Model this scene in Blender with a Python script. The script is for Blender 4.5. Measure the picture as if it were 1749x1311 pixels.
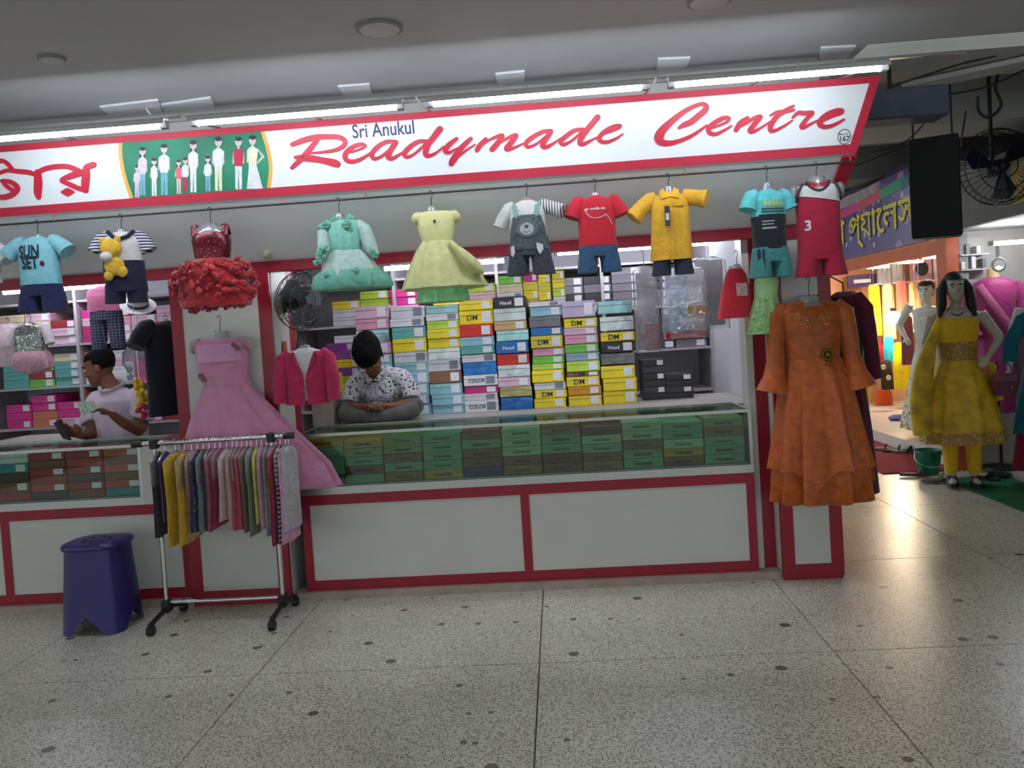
import bpy, bmesh, math, random
from math import sin, cos, pi, sqrt, radians as RD
from mathutils import Vector, Matrix
for _o in list(bpy.data.objects): bpy.data.objects.remove(_o)
SC = bpy.context.scene
COL = SC.collection
# ------------------------------------------------------------------ camera
W, H, FPX = 1749.0, 1311.0, 1384.96
CC = Vector((0.1716, -4.6412, 1.5))
CR = Vector((0.9963, 0.0554, -0.0637)); CU = Vector((0.0617, 0.0375, 0.9974)); CF = Vector((-0.0576, 0.9978, -0.0340))
CF.normalize(); CR = (CR - CF*CR.dot(CF)).normalized(); CU = CR.cross(CF)
cam = bpy.data.cameras.new('camera'); camo = bpy.data.objects.new('camera', cam); COL.objects.link(camo)
cam.sensor_width = 36.0; cam.lens = FPX/W*36.0; cam.shift_y = -44.57/W; cam.clip_start = 0.05
camo.matrix_world = Matrix(((CR.x, CU.x, -CF.x, CC.x), (CR.y, CU.y, -CF.y, CC.y), (CR.z, CU.z, -CF.z, CC.z), (0, 0, 0, 1)))
SC.camera = camo
# ------------------------------------------------------------------ world and exposure
wd = bpy.data.worlds.new('hall'); SC.world = wd; wd.use_nodes = True
bg = wd.node_tree.nodes['Background']; bg.inputs[0].default_value = (0.86, 0.95, 1.0, 1); bg.inputs[1].default_value = 1.2
SC.view_settings.view_transform = 'Standard'; SC.view_settings.look = 'None'; SC.view_settings.gamma = 1.0
SC.view_settings.use_curve_mapping = False; SC.view_settings.exposure = 0.1
TUBE_POWER = 44.0; INNER_POWER = 30.0

def ray(x, y): return CF + CR*((x - W/2)/FPX) + CU*((H/2 - 44.57 - y)/FPX)
def atY(x, y, Y): d = ray(x, y); return CC + d*((Y - CC.y)/d.y)
def atZ(x, y, Z): d = ray(x, y); return CC + d*((Z - CC.z)/d.z)
def atX(x, y, X): d = ray(x, y); return CC + d*((X - CC.x)/d.x)
def s2l(c): return c/12.92 if c <= 0.04045 else ((c + 0.055)/1.055)**2.4
def rgb(r, g, b): return (s2l(r/255), s2l(g/255), s2l(b/255))

# ------------------------------------------------------------------ materials
MATS = {}
def mat(name, col=(128, 128, 128), rough=0.6, var=0.12, scale=18.0, bump=0.0, metal=0.0, emit=0.0, alpha=1.0, detail=3.0, spec=0.4, sheen=0.0, bscale=None):
    """procedural material: noise-varied colour, optional fine relief"""
    if name in MATS: return MATS[name]
    m = bpy.data.materials.new(name); m.use_nodes = True; nt = m.node_tree; N = nt.nodes; L = nt.links
    b = N['Principled BSDF']; c = rgb(*col)
    tc = N.new('ShaderNodeTexCoord')
    if var > 0:
        no = N.new('ShaderNodeTexNoise'); no.inputs['Scale'].default_value = scale; no.inputs['Detail'].default_value = detail
        L.new(tc.outputs['Object'], no.inputs['Vector'])
        rp = N.new('ShaderNodeValToRGB')
        rp.color_ramp.elements[0].position = 0.3; rp.color_ramp.elements[1].position = 0.7
        rp.color_ramp.elements[0].color = tuple(x*(1 - var) for x in c) + (1,)
        rp.color_ramp.elements[1].color = tuple(min(1, x*(1 + var)) for x in c) + (1,)
        L.new(no.outputs['Fac'], rp.inputs[0]); L.new(rp.outputs[0], b.inputs['Base Color'])
    else: b.inputs['Base Color'].default_value = c + (1,)
    b.inputs['Roughness'].default_value = rough; b.inputs['Metallic'].default_value = metal
    b.inputs['Specular IOR Level'].default_value = spec
    if sheen: b.inputs['Sheen Weight'].default_value = sheen
    if emit > 0:
        b.inputs['Emission Color'].default_value = c + (1,); b.inputs['Emission Strength'].default_value = emit
    if alpha < 1: b.inputs['Alpha'].default_value = alpha
    if bump > 0:
        nb = N.new('ShaderNodeTexNoise'); nb.inputs['Scale'].default_value = bscale or scale*2.2; nb.inputs['Detail'].default_value = 4
        L.new(tc.outputs['Object'], nb.inputs['Vector'])
        bp = N.new('ShaderNodeBump'); bp.inputs['Strength'].default_value = bump; bp.inputs['Distance'].default_value = 0.02
        L.new(nb.outputs['Fac'], bp.inputs['Height']); L.new(bp.outputs[0], b.inputs['Normal'])
    MATS[name] = m; return m
def spot_mat(name, base, cols, scale=40.0, thr=0.35, rough=0.7, metal=0.0, feature='F1', rnd=1.0, coord='Object', keep=0.5):
    """base colour with scattered blotches (prints, sequins, terrazzo chips)"""
    if name in MATS: return MATS[name]
    m = bpy.data.materials.new(name); m.use_nodes = True; nt = m.node_tree; N = nt.nodes; L = nt.links; b = N['Principled BSDF']
    tc = N.new('ShaderNodeTexCoord'); prev = None
    b.inputs['Roughness'].default_value = rough; b.inputs['Metallic'].default_value = metal; b.inputs['Specular IOR Level'].default_value = 0.4
    base = rgb(*base)
    for i, cspec in enumerate(cols):
        col, sc, th = (cspec + (scale, thr))[:3] if len(cspec) == 1 else cspec
        v = N.new('ShaderNodeTexVoronoi'); v.inputs['Scale'].default_value = sc; v.inputs['Randomness'].default_value = rnd
        mp = N.new('ShaderNodeMapping'); mp.inputs['Location'].default_value = (i*3.7, i*1.9, i*2.3)
        L.new(tc.outputs[coord], mp.inputs[0]); L.new(mp.outputs[0], v.inputs['Vector'])
        lt = N.new('ShaderNodeMath'); lt.operation = 'LESS_THAN'; lt.inputs[1].default_value = th; L.new(v.outputs['Distance'], lt.inputs[0])
        sp = N.new('ShaderNodeSeparateColor'); L.new(v.outputs['Color'], sp.inputs[0])
        l2 = N.new('ShaderNodeMath'); l2.operation = 'LESS_THAN'; l2.inputs[1].default_value = keep; L.new(sp.outputs[0], l2.inputs[0])
        mu = N.new('ShaderNodeMath'); mu.operation = 'MULTIPLY'; L.new(lt.outputs[0], mu.inputs[0]); L.new(l2.outputs[0], mu.inputs[1])
        mx = N.new('ShaderNodeMix'); mx.data_type = 'RGBA'; L.new(mu.outputs[0], mx.inputs[0])
        if prev is None: mx.inputs[6].default_value = base + (1,)
        else: L.new(prev, mx.inputs[6])
        mx.inputs[7].default_value = rgb(*col) + (1,); prev = mx.outputs[2]
    L.new(prev, b.inputs['Base Color']); MATS[name] = m; return m
def stripe_mat(name, c1, c2, freq, axis='Z', rough=0.8, duty=0.5):
    if name in MATS: return MATS[name]
    m = bpy.data.materials.new(name); m.use_nodes = True; nt = m.node_tree; N = nt.nodes; L = nt.links; b = N['Principled BSDF']
    tc = N.new('ShaderNodeTexCoord'); sp = N.new('ShaderNodeSeparateXYZ'); L.new(tc.outputs['Object'], sp.inputs[0])
    outs = []
    for ax in axis:
        mu = N.new('ShaderNodeMath'); mu.operation = 'MULTIPLY'; mu.inputs[1].default_value = freq; L.new(sp.outputs[ax], mu.inputs[0])
        fr = N.new('ShaderNodeMath'); fr.operation = 'FRACT'; L.new(mu.outputs[0], fr.inputs[0])
        lt = N.new('ShaderNodeMath'); lt.operation = 'LESS_THAN'; lt.inputs[1].default_value = duty; L.new(fr.outputs[0], lt.inputs[0]); outs.append(lt.outputs[0])
    f = outs[0]
    if len(outs) > 1:
        mm = N.new('ShaderNodeMath'); mm.operation = 'MAXIMUM'; L.new(outs[0], mm.inputs[0]); L.new(outs[1], mm.inputs[1]); f = mm.outputs[0]
    mx = N.new('ShaderNodeMix'); mx.data_type = 'RGBA'; L.new(f, mx.inputs[0])
    mx.inputs[6].default_value = rgb(*c1) + (1,); mx.inputs[7].default_value = rgb(*c2) + (1,)
    L.new(mx.outputs[2], b.inputs['Base Color']); b.inputs['Roughness'].default_value = rough; b.inputs['Specular IOR Level'].default_value = 0.3
    MATS[name] = m; return m
def emis(name, col, power):
    if name in MATS: return MATS[name]
    m = bpy.data.materials.new(name); m.use_nodes = True; N = m.node_tree.nodes; N.clear()
    e = N.new('ShaderNodeEmission'); e.inputs[0].default_value = rgb(*col) + (1,); e.inputs[1].default_value = power
    o = N.new('ShaderNodeOutputMaterial'); m.node_tree.links.new(e.outputs[0], o.inputs[0]); MATS[name] = m; return m
def clear(name, tint=(235, 245, 240), refl=0.12, rough=0.03, haze=0.0, hazecol=(255, 255, 255), wrinkle=0.0):
    """thin transparent sheet: glass pane or plastic film with reflections"""
    if name in MATS: return MATS[name]
    m = bpy.data.materials.new(name); m.use_nodes = True; nt = m.node_tree; N = nt.nodes; L = nt.links; N.clear()
    t = N.new('ShaderNodeBsdfTransparent'); t.inputs[0].default_value = rgb(*tint) + (1,)
    g = N.new('ShaderNodeBsdfGlossy'); g.inputs['Roughness'].default_value = rough
    d = N.new('ShaderNodeBsdfDiffuse'); d.inputs[0].default_value = rgb(*hazecol) + (1,)
    lw = N.new('ShaderNodeLayerWeight'); lw.inputs[0].default_value = 0.25
    mr = N.new('ShaderNodeMapRange'); mr.inputs[3].default_value = refl*0.4; mr.inputs[4].default_value = min(1, refl*4); L.new(lw.outputs['Fresnel'], mr.inputs[0])
    m1 = N.new('ShaderNodeMixShader'); m1.inputs[0].default_value = haze; L.new(t.outputs[0], m1.inputs[1]); L.new(d.outputs[0], m1.inputs[2])
    m2 = N.new('ShaderNodeMixShader'); L.new(mr.outputs[0], m2.inputs[0]); L.new(m1.outputs[0], m2.inputs[1]); L.new(g.outputs[0], m2.inputs[2])
    if wrinkle:
        tc = N.new('ShaderNodeTexCoord'); no = N.new('ShaderNodeTexNoise'); no.inputs['Scale'].default_value = 22; no.inputs['Detail'].default_value = 5; no.inputs['Distortion'].default_value = 1.5
        L.new(tc.outputs['Object'], no.inputs['Vector']); bp = N.new('ShaderNodeBump'); bp.inputs['Strength'].default_value = wrinkle; bp.inputs['Distance'].default_value = 0.05
        L.new(no.outputs['Fac'], bp.inputs['Height']); L.new(bp.outputs[0], g.inputs['Normal'])
    o = N.new('ShaderNodeOutputMaterial'); L.new(m2.outputs[0], o.inputs[0]); MATS[name] = m; return m

# ------------------------------------------------------------------ objects
def tag(o, label=None, cat=None, group=None, kind=None):
    if label: o['label'] = label
    if cat: o['category'] = cat
    if group: o['group'] = group
    if kind: o['kind'] = kind
    return o
def thing(name, label, cat, loc=(0, 0, 0), rz=0.0, group=None, kind=None):
    o = bpy.data.objects.new(name, None); o.empty_display_size = 0.05; COL.objects.link(o)
    o.location = loc; o.rotation_euler = (0, 0, rz); return tag(o, label, cat, group, kind)
class MB:
    def __init__(s): s.v = []; s.f = []; s.m = []; s.cur = 0
    def add(s, vs, fs):
        n = len(s.v); s.v += [tuple(v) for v in vs]; s.f += [tuple(i + n for i in f) for f in fs]; s.m += [s.cur]*len(fs); return s
    def box(s, a, b):
        x0, x1 = sorted((a[0], b[0])); y0, y1 = sorted((a[1], b[1])); z0, z1 = sorted((a[2], b[2]))
        return s.add([(x0, y0, z0), (x1, y0, z0), (x1, y1, z0), (x0, y1, z0), (x0, y0, z1), (x1, y0, z1), (x1, y1, z1), (x0, y1, z1)],
              [(0, 3, 2, 1), (4, 5, 6, 7), (0, 1, 5, 4), (1, 2, 6, 5), (2, 3, 7, 6), (3, 0, 4, 7)])
    def rbox(s, a, b, r=0.004):
        """box with chamfered vertical and top edges"""
        x0, x1 = sorted((a[0], b[0])); y0, y1 = sorted((a[1], b[1])); z0, z1 = sorted((a[2], b[2])); vs = []
        for z, q in ((z0, r), (z0 + r, 0), (z1 - r, 0), (z1, r)):
            vs += [(x0 + q + r, y0 + q, z), (x1 - q - r, y0 + q, z), (x1 - q, y0 + q + r, z), (x1 - q, y1 - q - r, z), (x1 - q - r, y1 - q, z), (x0 + q + r, y1 - q, z), (x0 + q, y1 - q - r, z), (x0 + q, y0 + q + r, z)]
        fs = [tuple(range(7, -1, -1)), tuple(range(24, 32))]
        for k in range(3):
            for i in range(8): j = (i + 1) % 8; fs.append((k*8 + i, k*8 + j, k*8 + 8 + j, k*8 + 8 + i))
        return s.add(vs, fs)
    def prism(s, poly, d):
        """polygon (3D points, planar) extruded by vector d"""
        n = len(poly); d = Vector(d); a = [Vector(p) for p in poly]
        vs = a + [p + d for p in a]
        fs = [tuple(range(n)), tuple(range(2*n - 1, n - 1, -1))] + [(i, i + n, (i + 1) % n + n, (i + 1) % n) for i in range(n)]
        return s.add(vs, fs)
    def loft(s, rings, n=28, expo=2.0, cap=True):
        """rings: (z, cx, cy, rx, ry[, amp, k, phase]) horizontal superellipse sections"""
        vs = []
        for r in rings:
            z, cx, cy, rx, ry = r[:5]; amp, k, ph = (tuple(r[5:]) + (0, 0, 0))[:3] if len(r) > 5 else (0, 0, 0)
            for i in range(n):
                t = 2*pi*i/n; c, q = cos(t), sin(t); q2 = 2.0/expo
                x = math.copysign(abs(c)**q2, c); y = math.copysign(abs(q)**q2, q)
                w = 1 + (amp*(sin(k*t + ph) + 0.45*sin((k*1.7)//1*t + 2.1*ph + 1.0)) if amp else 0)
                vs.append((cx + rx*x*w, cy + ry*y*w, z))
        fs = []
        for k in range(len(rings) - 1):
            for i in range(n): j = (i + 1) % n; fs.append((k*n + i, k*n + j, (k + 1)*n + j, (k + 1)*n + i))
        if cap: fs.append(tuple(range(n))); fs.append(tuple(range(len(rings)*n - 1, (len(rings) - 1)*n - 1, -1)))
        return s.add(vs, fs)
    def tube(s, path, rad, n=10, cap=True, flat=1.0, up=(0, 1, 0)):
        """tube along a path; rad number, list, or list of (ra, rb)"""
        P = [Vector(p) for p in path]; m = len(P); R = rad if isinstance(rad, (list, tuple)) else [rad]*m; vs = []
        T0 = (P[1] - P[0]).normalized(); U = Vector(up); U = U - T0*U.dot(T0)
        if U.length < 1e-4: U = Vector((1, 0, 0)) - T0*T0.x
        U.normalize()
        for i in range(m):
            T = (P[min(i + 1, m - 1)] - P[max(i - 1, 0)]).normalized(); U = (U - T*U.dot(T)).normalized(); B = T.cross(U)
            ra, rb = R[i] if isinstance(R[i], (list, tuple)) else (R[i], R[i]*flat)
            for k in range(n): t = 2*pi*k/n; vs.append(P[i] + B*(ra*cos(t)) + U*(rb*sin(t)))
        fs = []
        for k in range(m - 1):
            for i in range(n): j = (i + 1) % n; fs.append((k*n + i, k*n + j, (k + 1)*n + j, (k + 1)*n + i))
        if cap: fs.append(tuple(range(n - 1, -1, -1))); fs.append(tuple(range((m - 1)*n, m*n)))
        return s.add(vs, fs)
    def cyl(s, a, b, r, n=12): return s.tube([a, b], r, n)
    def ball(s, c, r, n=12, m=8):
        rx, ry, rz = r if isinstance(r, (tuple, list)) else (r, r, r)
        return s.loft([(c[2] + rz*sin(-pi/2 + pi*(i + .25)/(m + .5 - 1 + 0.0) if False else -pi/2 + pi*i/m + (0.02 if i == 0 else -0.02 if i == m else 0)), c[0], c[1], rx*max(0.03, cos(-pi/2 + pi*i/m)), ry*max(0.03, cos(-pi/2 + pi*i/m))) for i in range(m + 1)], n)
    def xf(s, M, start=0): s.v = s.v[:start] + [tuple(M @ Vector(v)) for v in s.v[start:]]; return s
    def build(s, name, mats, parent=None, smooth=False, loc=None, rz=0.0, kind=None):
        me = bpy.data.meshes.new(name); me.from_pydata(s.v, [], s.f)
        for m in (mats if isinstance(mats, (list, tuple)) else [mats]): me.materials.append(m)
        if max(s.m, default=0) > 0: me.polygons.foreach_set('material_index', s.m)
        bm = bmesh.new(); bm.from_mesh(me); bmesh.ops.recalc_face_normals(bm, faces=bm.faces); bm.to_mesh(me); bm.free()
        if smooth:
            me.polygons.foreach_set('use_smooth', [True]*len(me.polygons)); me.set_sharp_from_angle(angle=RD(50))
        me.update(); o = bpy.data.objects.new(name, me); COL.objects.link(o)
        if parent: o.parent = parent
        if loc is not None: o.location = loc
        if rz: o.rotation_euler = (0, 0, rz)
        if kind: o['kind'] = kind
        return o
def link_copy(o, parent=None, loc=None):
    c = o.copy(); COL.objects.link(c); c.parent = parent
    if loc is not None: c.location = loc
    for ch in o.children: link_copy(ch, c)
    return c
def text_tris(s, size=1.0, bold=0.0, shear=0.0, align='CENTER'):
    cu = bpy.data.curves.new('t', 'FONT'); cu.body = s; cu.size = size; cu.offset = bold; cu.shear = shear; cu.align_x = align; cu.align_y = 'CENTER'; cu.resolution_u = 3
    o = bpy.data.objects.new('t', cu); COL.objects.link(o); dg = bpy.context.evaluated_depsgraph_get(); me = o.evaluated_get(dg).to_mesh()
    v = [tuple(x.co) for x in me.vertices]; f = [tuple(p.vertices) for p in me.polygons]
    o.evaluated_get(dg).to_mesh_clear(); bpy.data.objects.remove(o); bpy.data.curves.remove(cu); return v, f
def catmull(P, seg=6):
    out = []; n = len(P)
    for i in range(n - 1):
        p0, p1, p2, p3 = P[max(i - 1, 0)], P[i], P[i + 1], P[min(i + 2, n - 1)]
        for k in range(seg):
            t = k/seg; out.append(tuple(0.5*((2*b) + (c - a)*t + (2*a - 5*b + 4*c - d)*t*t + (3*b - a - 3*c + d)*t**3) for a, b, c, d in zip(p0, p1, p2, p3)))
    out.append(tuple(P[-1])); return out
def stroke2d(P, seg=6):
    """brush stroke (x, y, width) -> list of quads / round ends in 2D"""
    Q = catmull(P, seg); L = []; n = len(Q)
    for i in range(n):
        a, b = Q[max(i - 1, 0)], Q[min(i + 1, n - 1)]; dx, dy = b[0] - a[0], b[1] - a[1]; l = sqrt(dx*dx + dy*dy) or 1; nx, ny = -dy/l, dx/l; w = max(Q[i][2], 1e-4)/2
        L.append(((Q[i][0] + nx*w, Q[i][1] + ny*w), (Q[i][0] - nx*w, Q[i][1] - ny*w)))
    polys = [[L[i][0], L[i + 1][0], L[i + 1][1], L[i][1]] for i in range(n - 1)]
    for e in (0, n - 1):
        x, y, w = Q[e]; polys.append([(x + w/2*cos(t*pi/5), y + w/2*sin(t*pi/5)) for t in range(10)])
    return polys
def flat_poly(mb, pts, fn, off=0.0):
    mb.add([fn(p[0], p[1], off) for p in pts], [tuple(range(len(pts)))])
rnd = random.Random(7)

# common materials
M_white = mat('white_laminate', (190, 190, 182), 0.35, 0.03, 6, spec=0.4)
M_red = mat('red_laminate', (140, 22, 40), 0.35, 0.08, 10)
M_alu = mat('brushed_aluminium', (176, 176, 172), 0.35, 0.06, 60, metal=0.85)
M_chrome = mat('chrome', (205, 205, 205), 0.18, 0.02, 20, metal=1.0)
M_black = mat('black_plastic', (22, 22, 24), 0.45, 0.1, 20)
M_darkmetal = mat('dark_steel', (70, 68, 66), 0.4, 0.1, 30, metal=0.7)
M_glass = clear('glass_pane', (236, 244, 238), 0.07)
M_film = clear('plastic_film', (246, 248, 250), 0.25, 0.12, 0.10, wrinkle=0.9)
M_plastic = clear('clear_plastic', (232, 236, 238), 0.2, 0.15, 0.30, (215, 220, 224))
M_tube = emis('tube_glow', (238, 244, 255), TUBE_POWER)
M_tube2 = emis('inner_tube_glow', (240, 242, 255), INNER_POWER)
# ================================================================== floor, ceiling, walls
def terrazzo():
    m = spot_mat('terrazzo', (214, 213, 196), [((140, 133, 118), 95, 0.36), ((232, 230, 214), 130, 0.35), ((84, 77, 68), 120, 0.34), ((164, 152, 132), 60, 0.32)], keep=0.62, rough=0.30)
    nt = m.node_tree; N = nt.nodes; L = nt.links; b = N['Principled BSDF']; b.inputs['Specular IOR Level'].default_value = 0.55
    oi = N.new('ShaderNodeObjectInfo'); geo = N.new('ShaderNodeNewGeometry')
    for n in [n for n in N if n.type == 'MAPPING']: L.new(geo.outputs['Position'], n.inputs[0])
    mx = [n for n in N if n.type == 'MIX'][-1]
    no = N.new('ShaderNodeTexNoise'); no.inputs['Scale'].default_value = 1.1; no.inputs['Detail'].default_value = 6; L.new(geo.outputs['Position'], no.inputs['Vector'])
    rr = N.new('ShaderNodeMapRange'); rr.inputs[1].default_value = 0.3; rr.inputs[2].default_value = 0.7; rr.inputs[3].default_value = 0.78; rr.inputs[4].default_value = 1.08; L.new(no.outputs['Fac'], rr.inputs[0])
    mu = N.new('ShaderNodeMix'); mu.data_type = 'RGBA'; mu.blend_type = 'MULTIPLY'; mu.inputs[0].default_value = 1; L.new(mx.outputs[2], mu.inputs[6])
    cb = N.new('ShaderNodeCombineColor'); [L.new(rr.outputs[0], cb.inputs[i]) for i in range(3)]; L.new(cb.outputs[0], mu.inputs[7])
    # dark trodden-in spots
    v = N.new('ShaderNodeTexVoronoi'); v.voronoi_dimensions = '2D'; v.inputs['Scale'].default_value = 4.2; L.new(geo.outputs['Position'], v.inputs['Vector'])
    sp = N.new('ShaderNodeSeparateColor'); L.new(v.outputs['Color'], sp.inputs[0])
    sz = N.new('ShaderNodeMath'); sz.operation = 'MULTIPLY_ADD'; sz.inputs[1].default_value = 0.20; sz.inputs[2].default_value = -0.09; L.new(sp.outputs[1], sz.inputs[0])
    lt = N.new('ShaderNodeMath'); lt.operation = 'LESS_THAN'; L.new(v.outputs['Distance'], lt.inputs[0]); L.new(sz.outputs[0], lt.inputs[1])
    m3 = N.new('ShaderNodeMix'); m3.data_type = 'RGBA'; L.new(lt.outputs[0], m3.inputs[0]); L.new(mu.outputs[2], m3.inputs[6]); m3.inputs[7].default_value = rgb(100, 95, 83) + (1,)
    L.new(m3.outputs[2], b.inputs['Base Color'])
    r2 = N.new('ShaderNodeMapRange'); r2.inputs[3].default_value = 0.22; r2.inputs[4].default_value = 0.4; L.new(no.outputs['Fac'], r2.inputs[0]); L.new(r2.outputs[0], b.inputs['Roughness'])
    return m
M_ter = terrazzo()
fl = MB().box((-14, -16, -0.08), (14, 12, -0.012)).build('floor', mat('floor_joint', (92, 90, 80), 0.8)); tag(fl, kind='structure')
TS = 1.299
slab = MB().add([(0, 0, -0.012), (TS - .004, 0, -0.012), (TS - .004, TS - .004, -0.012), (0, TS - .004, -0.012), (0.0015, 0.0015, 0), (TS - .0055, 0.0015, 0), (TS - .0055, TS - .0055, 0), (0.0015, TS - .0055, 0)],
     [(0, 3, 2, 1), (4, 5, 6, 7), (0, 1, 5, 4), (1, 2, 6, 5), (2, 3, 7, 6), (3, 0, 4, 7)]).build('terrazzo_slab', M_ter, fl)
_k = 0
for i in range(-5, 5):
    for j in range(-5, 8):
        o = slab if _k == 0 else link_copy(slab, fl)
        o.location = (i*TS + .002, -1.047 + j*TS + .002, 0.0); _k += 1
M_ceil = mat('ceiling_paint', (190, 190, 190), 0.85, 0.05, 1.4)
M_ceil2 = mat('ceiling_dark_paint', (190, 190, 186), 0.9, 0.12, 2.0)
cb_ = MB().box((-9, -8, 2.9), (1.92, 0.6, 3.0)); cb_.box((1.92, -8, 2.9), (9, -0.15, 3.0))
tag(cb_.build('ceiling', M_ceil), kind='structure')
tag(MB().box((1.92, -0.15, 3.2), (7.5, 10, 3.3)).build('ceiling_recess', M_ceil2), kind='structure')
for k, (y0, y1, zb, c) in enumerate(((0.16, 0.72, 2.92, (190, 190, 182)), (1.75, 2.35, 2.86, (176, 176, 170)), (4.2, 4.8, 2.86, (120, 120, 116)), (7.5, 8, 2.86, (120, 120, 116)))):
    tag(MB().box((1.95, y0, zb), (7.4, y1, 3.21)).build('trim_%d' % (k + 1), mat('beam_paint_%d' % k, c, 0.85, 0.08, 3)), kind='structure')
tag(MB().prism([(2.45, 0.7, 2.88), (2.75, 0.7, 2.88), (4.2, -0.15, 2.88), (3.7, -0.15, 2.88)], (0, 0, 0.03)).build('trim_5', mat('beam_paint_5', (196, 196, 190), 0.85, 0.08, 3)), kind='structure')
# interior shell of the shop
BY = 2.35
M_wall = mat('shop_wall_paint', (206, 206, 212), 0.7, 0.04, 3)
tag(MB().box((-5.6, BY, 0), (1.72, BY + 0.1, 2.9)).build('wall_back', M_wall), kind='structure')
tag(MB().box((-5.7, 0, 0), (-5.6, BY, 2.9)).build('wall_left', M_wall), kind='structure')
tag(MB().box((1.38, 0.32, 0), (1.68, BY, 2.9)).build('wall_right', M_wall), kind='structure')
tag(MB().box((-5.6, 0.0, 2.28), (1.38, BY, 2.32)).build('ceiling_shop', mat('shop_ceiling_paint', (225, 225, 228), 0.7, 0.04, 3)), kind='structure')
tag(MB().box((-5.6, -0.02, 2.32), (1.7, 0.1, 2.9)).build('wall_over_sign', M_ceil2), kind='structure')
# pale cement strip along the foot of the counters
M_cem = mat('cement_skirting', (158, 140, 130), 0.8, 0.12, 14)
tag(MB().box((-5.6, -0.035, 0), (1.36, 0.5, 0.045)).build('baseboard_front', M_cem), kind='structure')

# ------------------------------------------------------------------ pillars
def pillar(name, x0, x1, y0, y1, z1, label, split, side):
    t = thing(name, label, 'pillar', ((x0 + x1)/2, (y0 + y1)/2, 0))
    ox, oy = (x0 + x1)/2, (y0 + y1)/2
    def bx(nm, a, b, m):
        q = MB().box((a[0] - ox, a[1] - oy, a[2]), (b[0] - ox, b[1] - oy, b[2])); return q.build(nm, m, t)
    bx('core', (x0 + .004, y0 + .006, 0), (x1 - .004, y1, z1), M_red)
    s = 0.07
    for zb, zt in split:
        bx('panel', (x0 + s, y0 - .001, zb), (x1 - s, y0 + .01, zt), M_white)
    for a, b in ((x0, x0 + s), (x1 - s, x1)): bx('red_strip', (a, y0 - .004, 0.02), (b, y0 + .02, z1), M_red)
    for zz in sorted(set([0.02] + [zt for zb, zt in split][:-1])): bx('red_rail', (x0 + s, y0 - .004, zz), (x1 - s, y0 + .02, zz + 0.07), M_red)
    bx('red_rail', (x0 + s, y0 - .004, z1 - .07), (x1 - s, y0 + .02, z1), M_red)
    xs = x1 - .006 if side > 0 else x0 - .003
    bx('side_panel', (xs, y0 + .03, 0.05), (xs + .009, y1 - .12, z1 - .02), M_white)
    bx('side_strip', (xs, y1 - .12, 0.05), (xs + .009, y1, z1 - .02), M_red)
    return t
pillar('pillar', -2.055, -1.465, -0.05, 0.36, 1.97, 'wide white panelled pillar with red edges behind the pink gown', [(0.09, 0.62), (0.69, 1.9)], 1)
pillar('pillar', 1.352, 1.69, -0.06, 0.32, 1.97, 'white panelled corner pillar with red edges behind the orange gown', [(0.09, 0.60), (0.67, 1.9)], -1)
# slim white post with red edge at the counter's end
t = thing('door_jamb', 'slim white and red upright between the counter and the orange gown', 'jamb', (1.29, 0.1, 0))
MB().box((-0.05, -0.05, 0.045), (-0.012, 0.1, 1.94)).build('white_upright', M_white, t)
MB().box((-0.012, -0.045, 0.045), (0.06, 0.1, 1.94)).build('red_upright', M_red, t)

# ================================================================== fascia sign
SB = Vector((0, -0.40, 2.285)); ST = Vector((0, -0.45, 2.65)); SX0 = -4.3
SD = (ST - SB); SLEN = SD.length; SU = SD.normalized(); SN = Vector((0, -SU.z, SU.y)); SN.normalize()
if SN.y > 0: SN = -SN
def on_sign(x, y, off=0.0):
    d = ray(x, y); k = (SB - CC).dot(SN)/d.dot(SN); return CC + d*k + SN*off
def sp(X, u, off=0.0): return Vector((X, 0, 0)) + SB + SU*u + SN*off
sign = thing('shop_sign', 'long white shop sign board with red border and red script lettering under tube lamps', 'sign', (0, 0, 2.28))
SO = Vector((0, 0, 2.28))
def sbuild(mb, name, m, parent=sign, **k):
    mb.v = [tuple(Vector(v) - SO) for v in mb.v]; return mb.build(name, m, parent, **k)
M_signw = mat('sign_white_acrylic', (226, 232, 234), 0.4, 0.02, 3)
M_signr = mat('sign_red_vinyl', (178, 30, 56), 0.5, 0.06, 4)
# housing (closed wedge behind the face)
prof = [SB - SN*0.004, ST - SN*0.004, Vector((0, -0.05, 2.60)), Vector((0, -0.02, 1.985)), Vector((0, -0.03, 1.985)), SB + Vector((0, 0.012, -0.01))]
XB = on_sign(1462, 268).x; XT = on_sign(1504, 134).x; XI = atY(1418, 398, -0.03).x
def xe(u): return XB + (XT - XB)*u/SLEN
A_ = [(SX0, p.y, p.z) for p in prof]; B_ = [(x - .004, p.y, p.z) for x, p in zip((XB, XT, XT, XI, XI, XB), prof)]
sbuild(MB().add(A_ + B_, [tuple(range(6)), tuple(range(11, 5, -1))] + [(i, (i + 1) % 6, (i + 1) % 6 + 6, i + 6) for i in range(6)]), 'housing', mat('soffit_white', (226, 230, 231), 0.6, 0.04, 2.5))
def quad(u0, u1, x0, ins0, ins1, o0, o1):
    mb = MB(); mb.prism([sp(x0 if ins1 is None else xe(u0) - ins1, u0, o0), sp(xe(u0) - ins0, u0, o0), sp(xe(u1) - ins0, u1, o0), sp(x0 if ins1 is None else xe(u1) - ins1, u1, o0)], SN*(o1 - o0)); return mb
sbuild(quad(0.0, SLEN, SX0, .002, None, -.003, .003), 'face_panel', M_signw)
for nm, u0, u1, i1 in (('border_strip', 0, 0.046, None), ('border_strip', SLEN - 0.034, SLEN, None), ('border_strip', 0.046, SLEN - .034, .045)):
    sbuild(quad(u0, u1, SX0, 0, i1, .003, .007), nm, M_signr)
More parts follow.
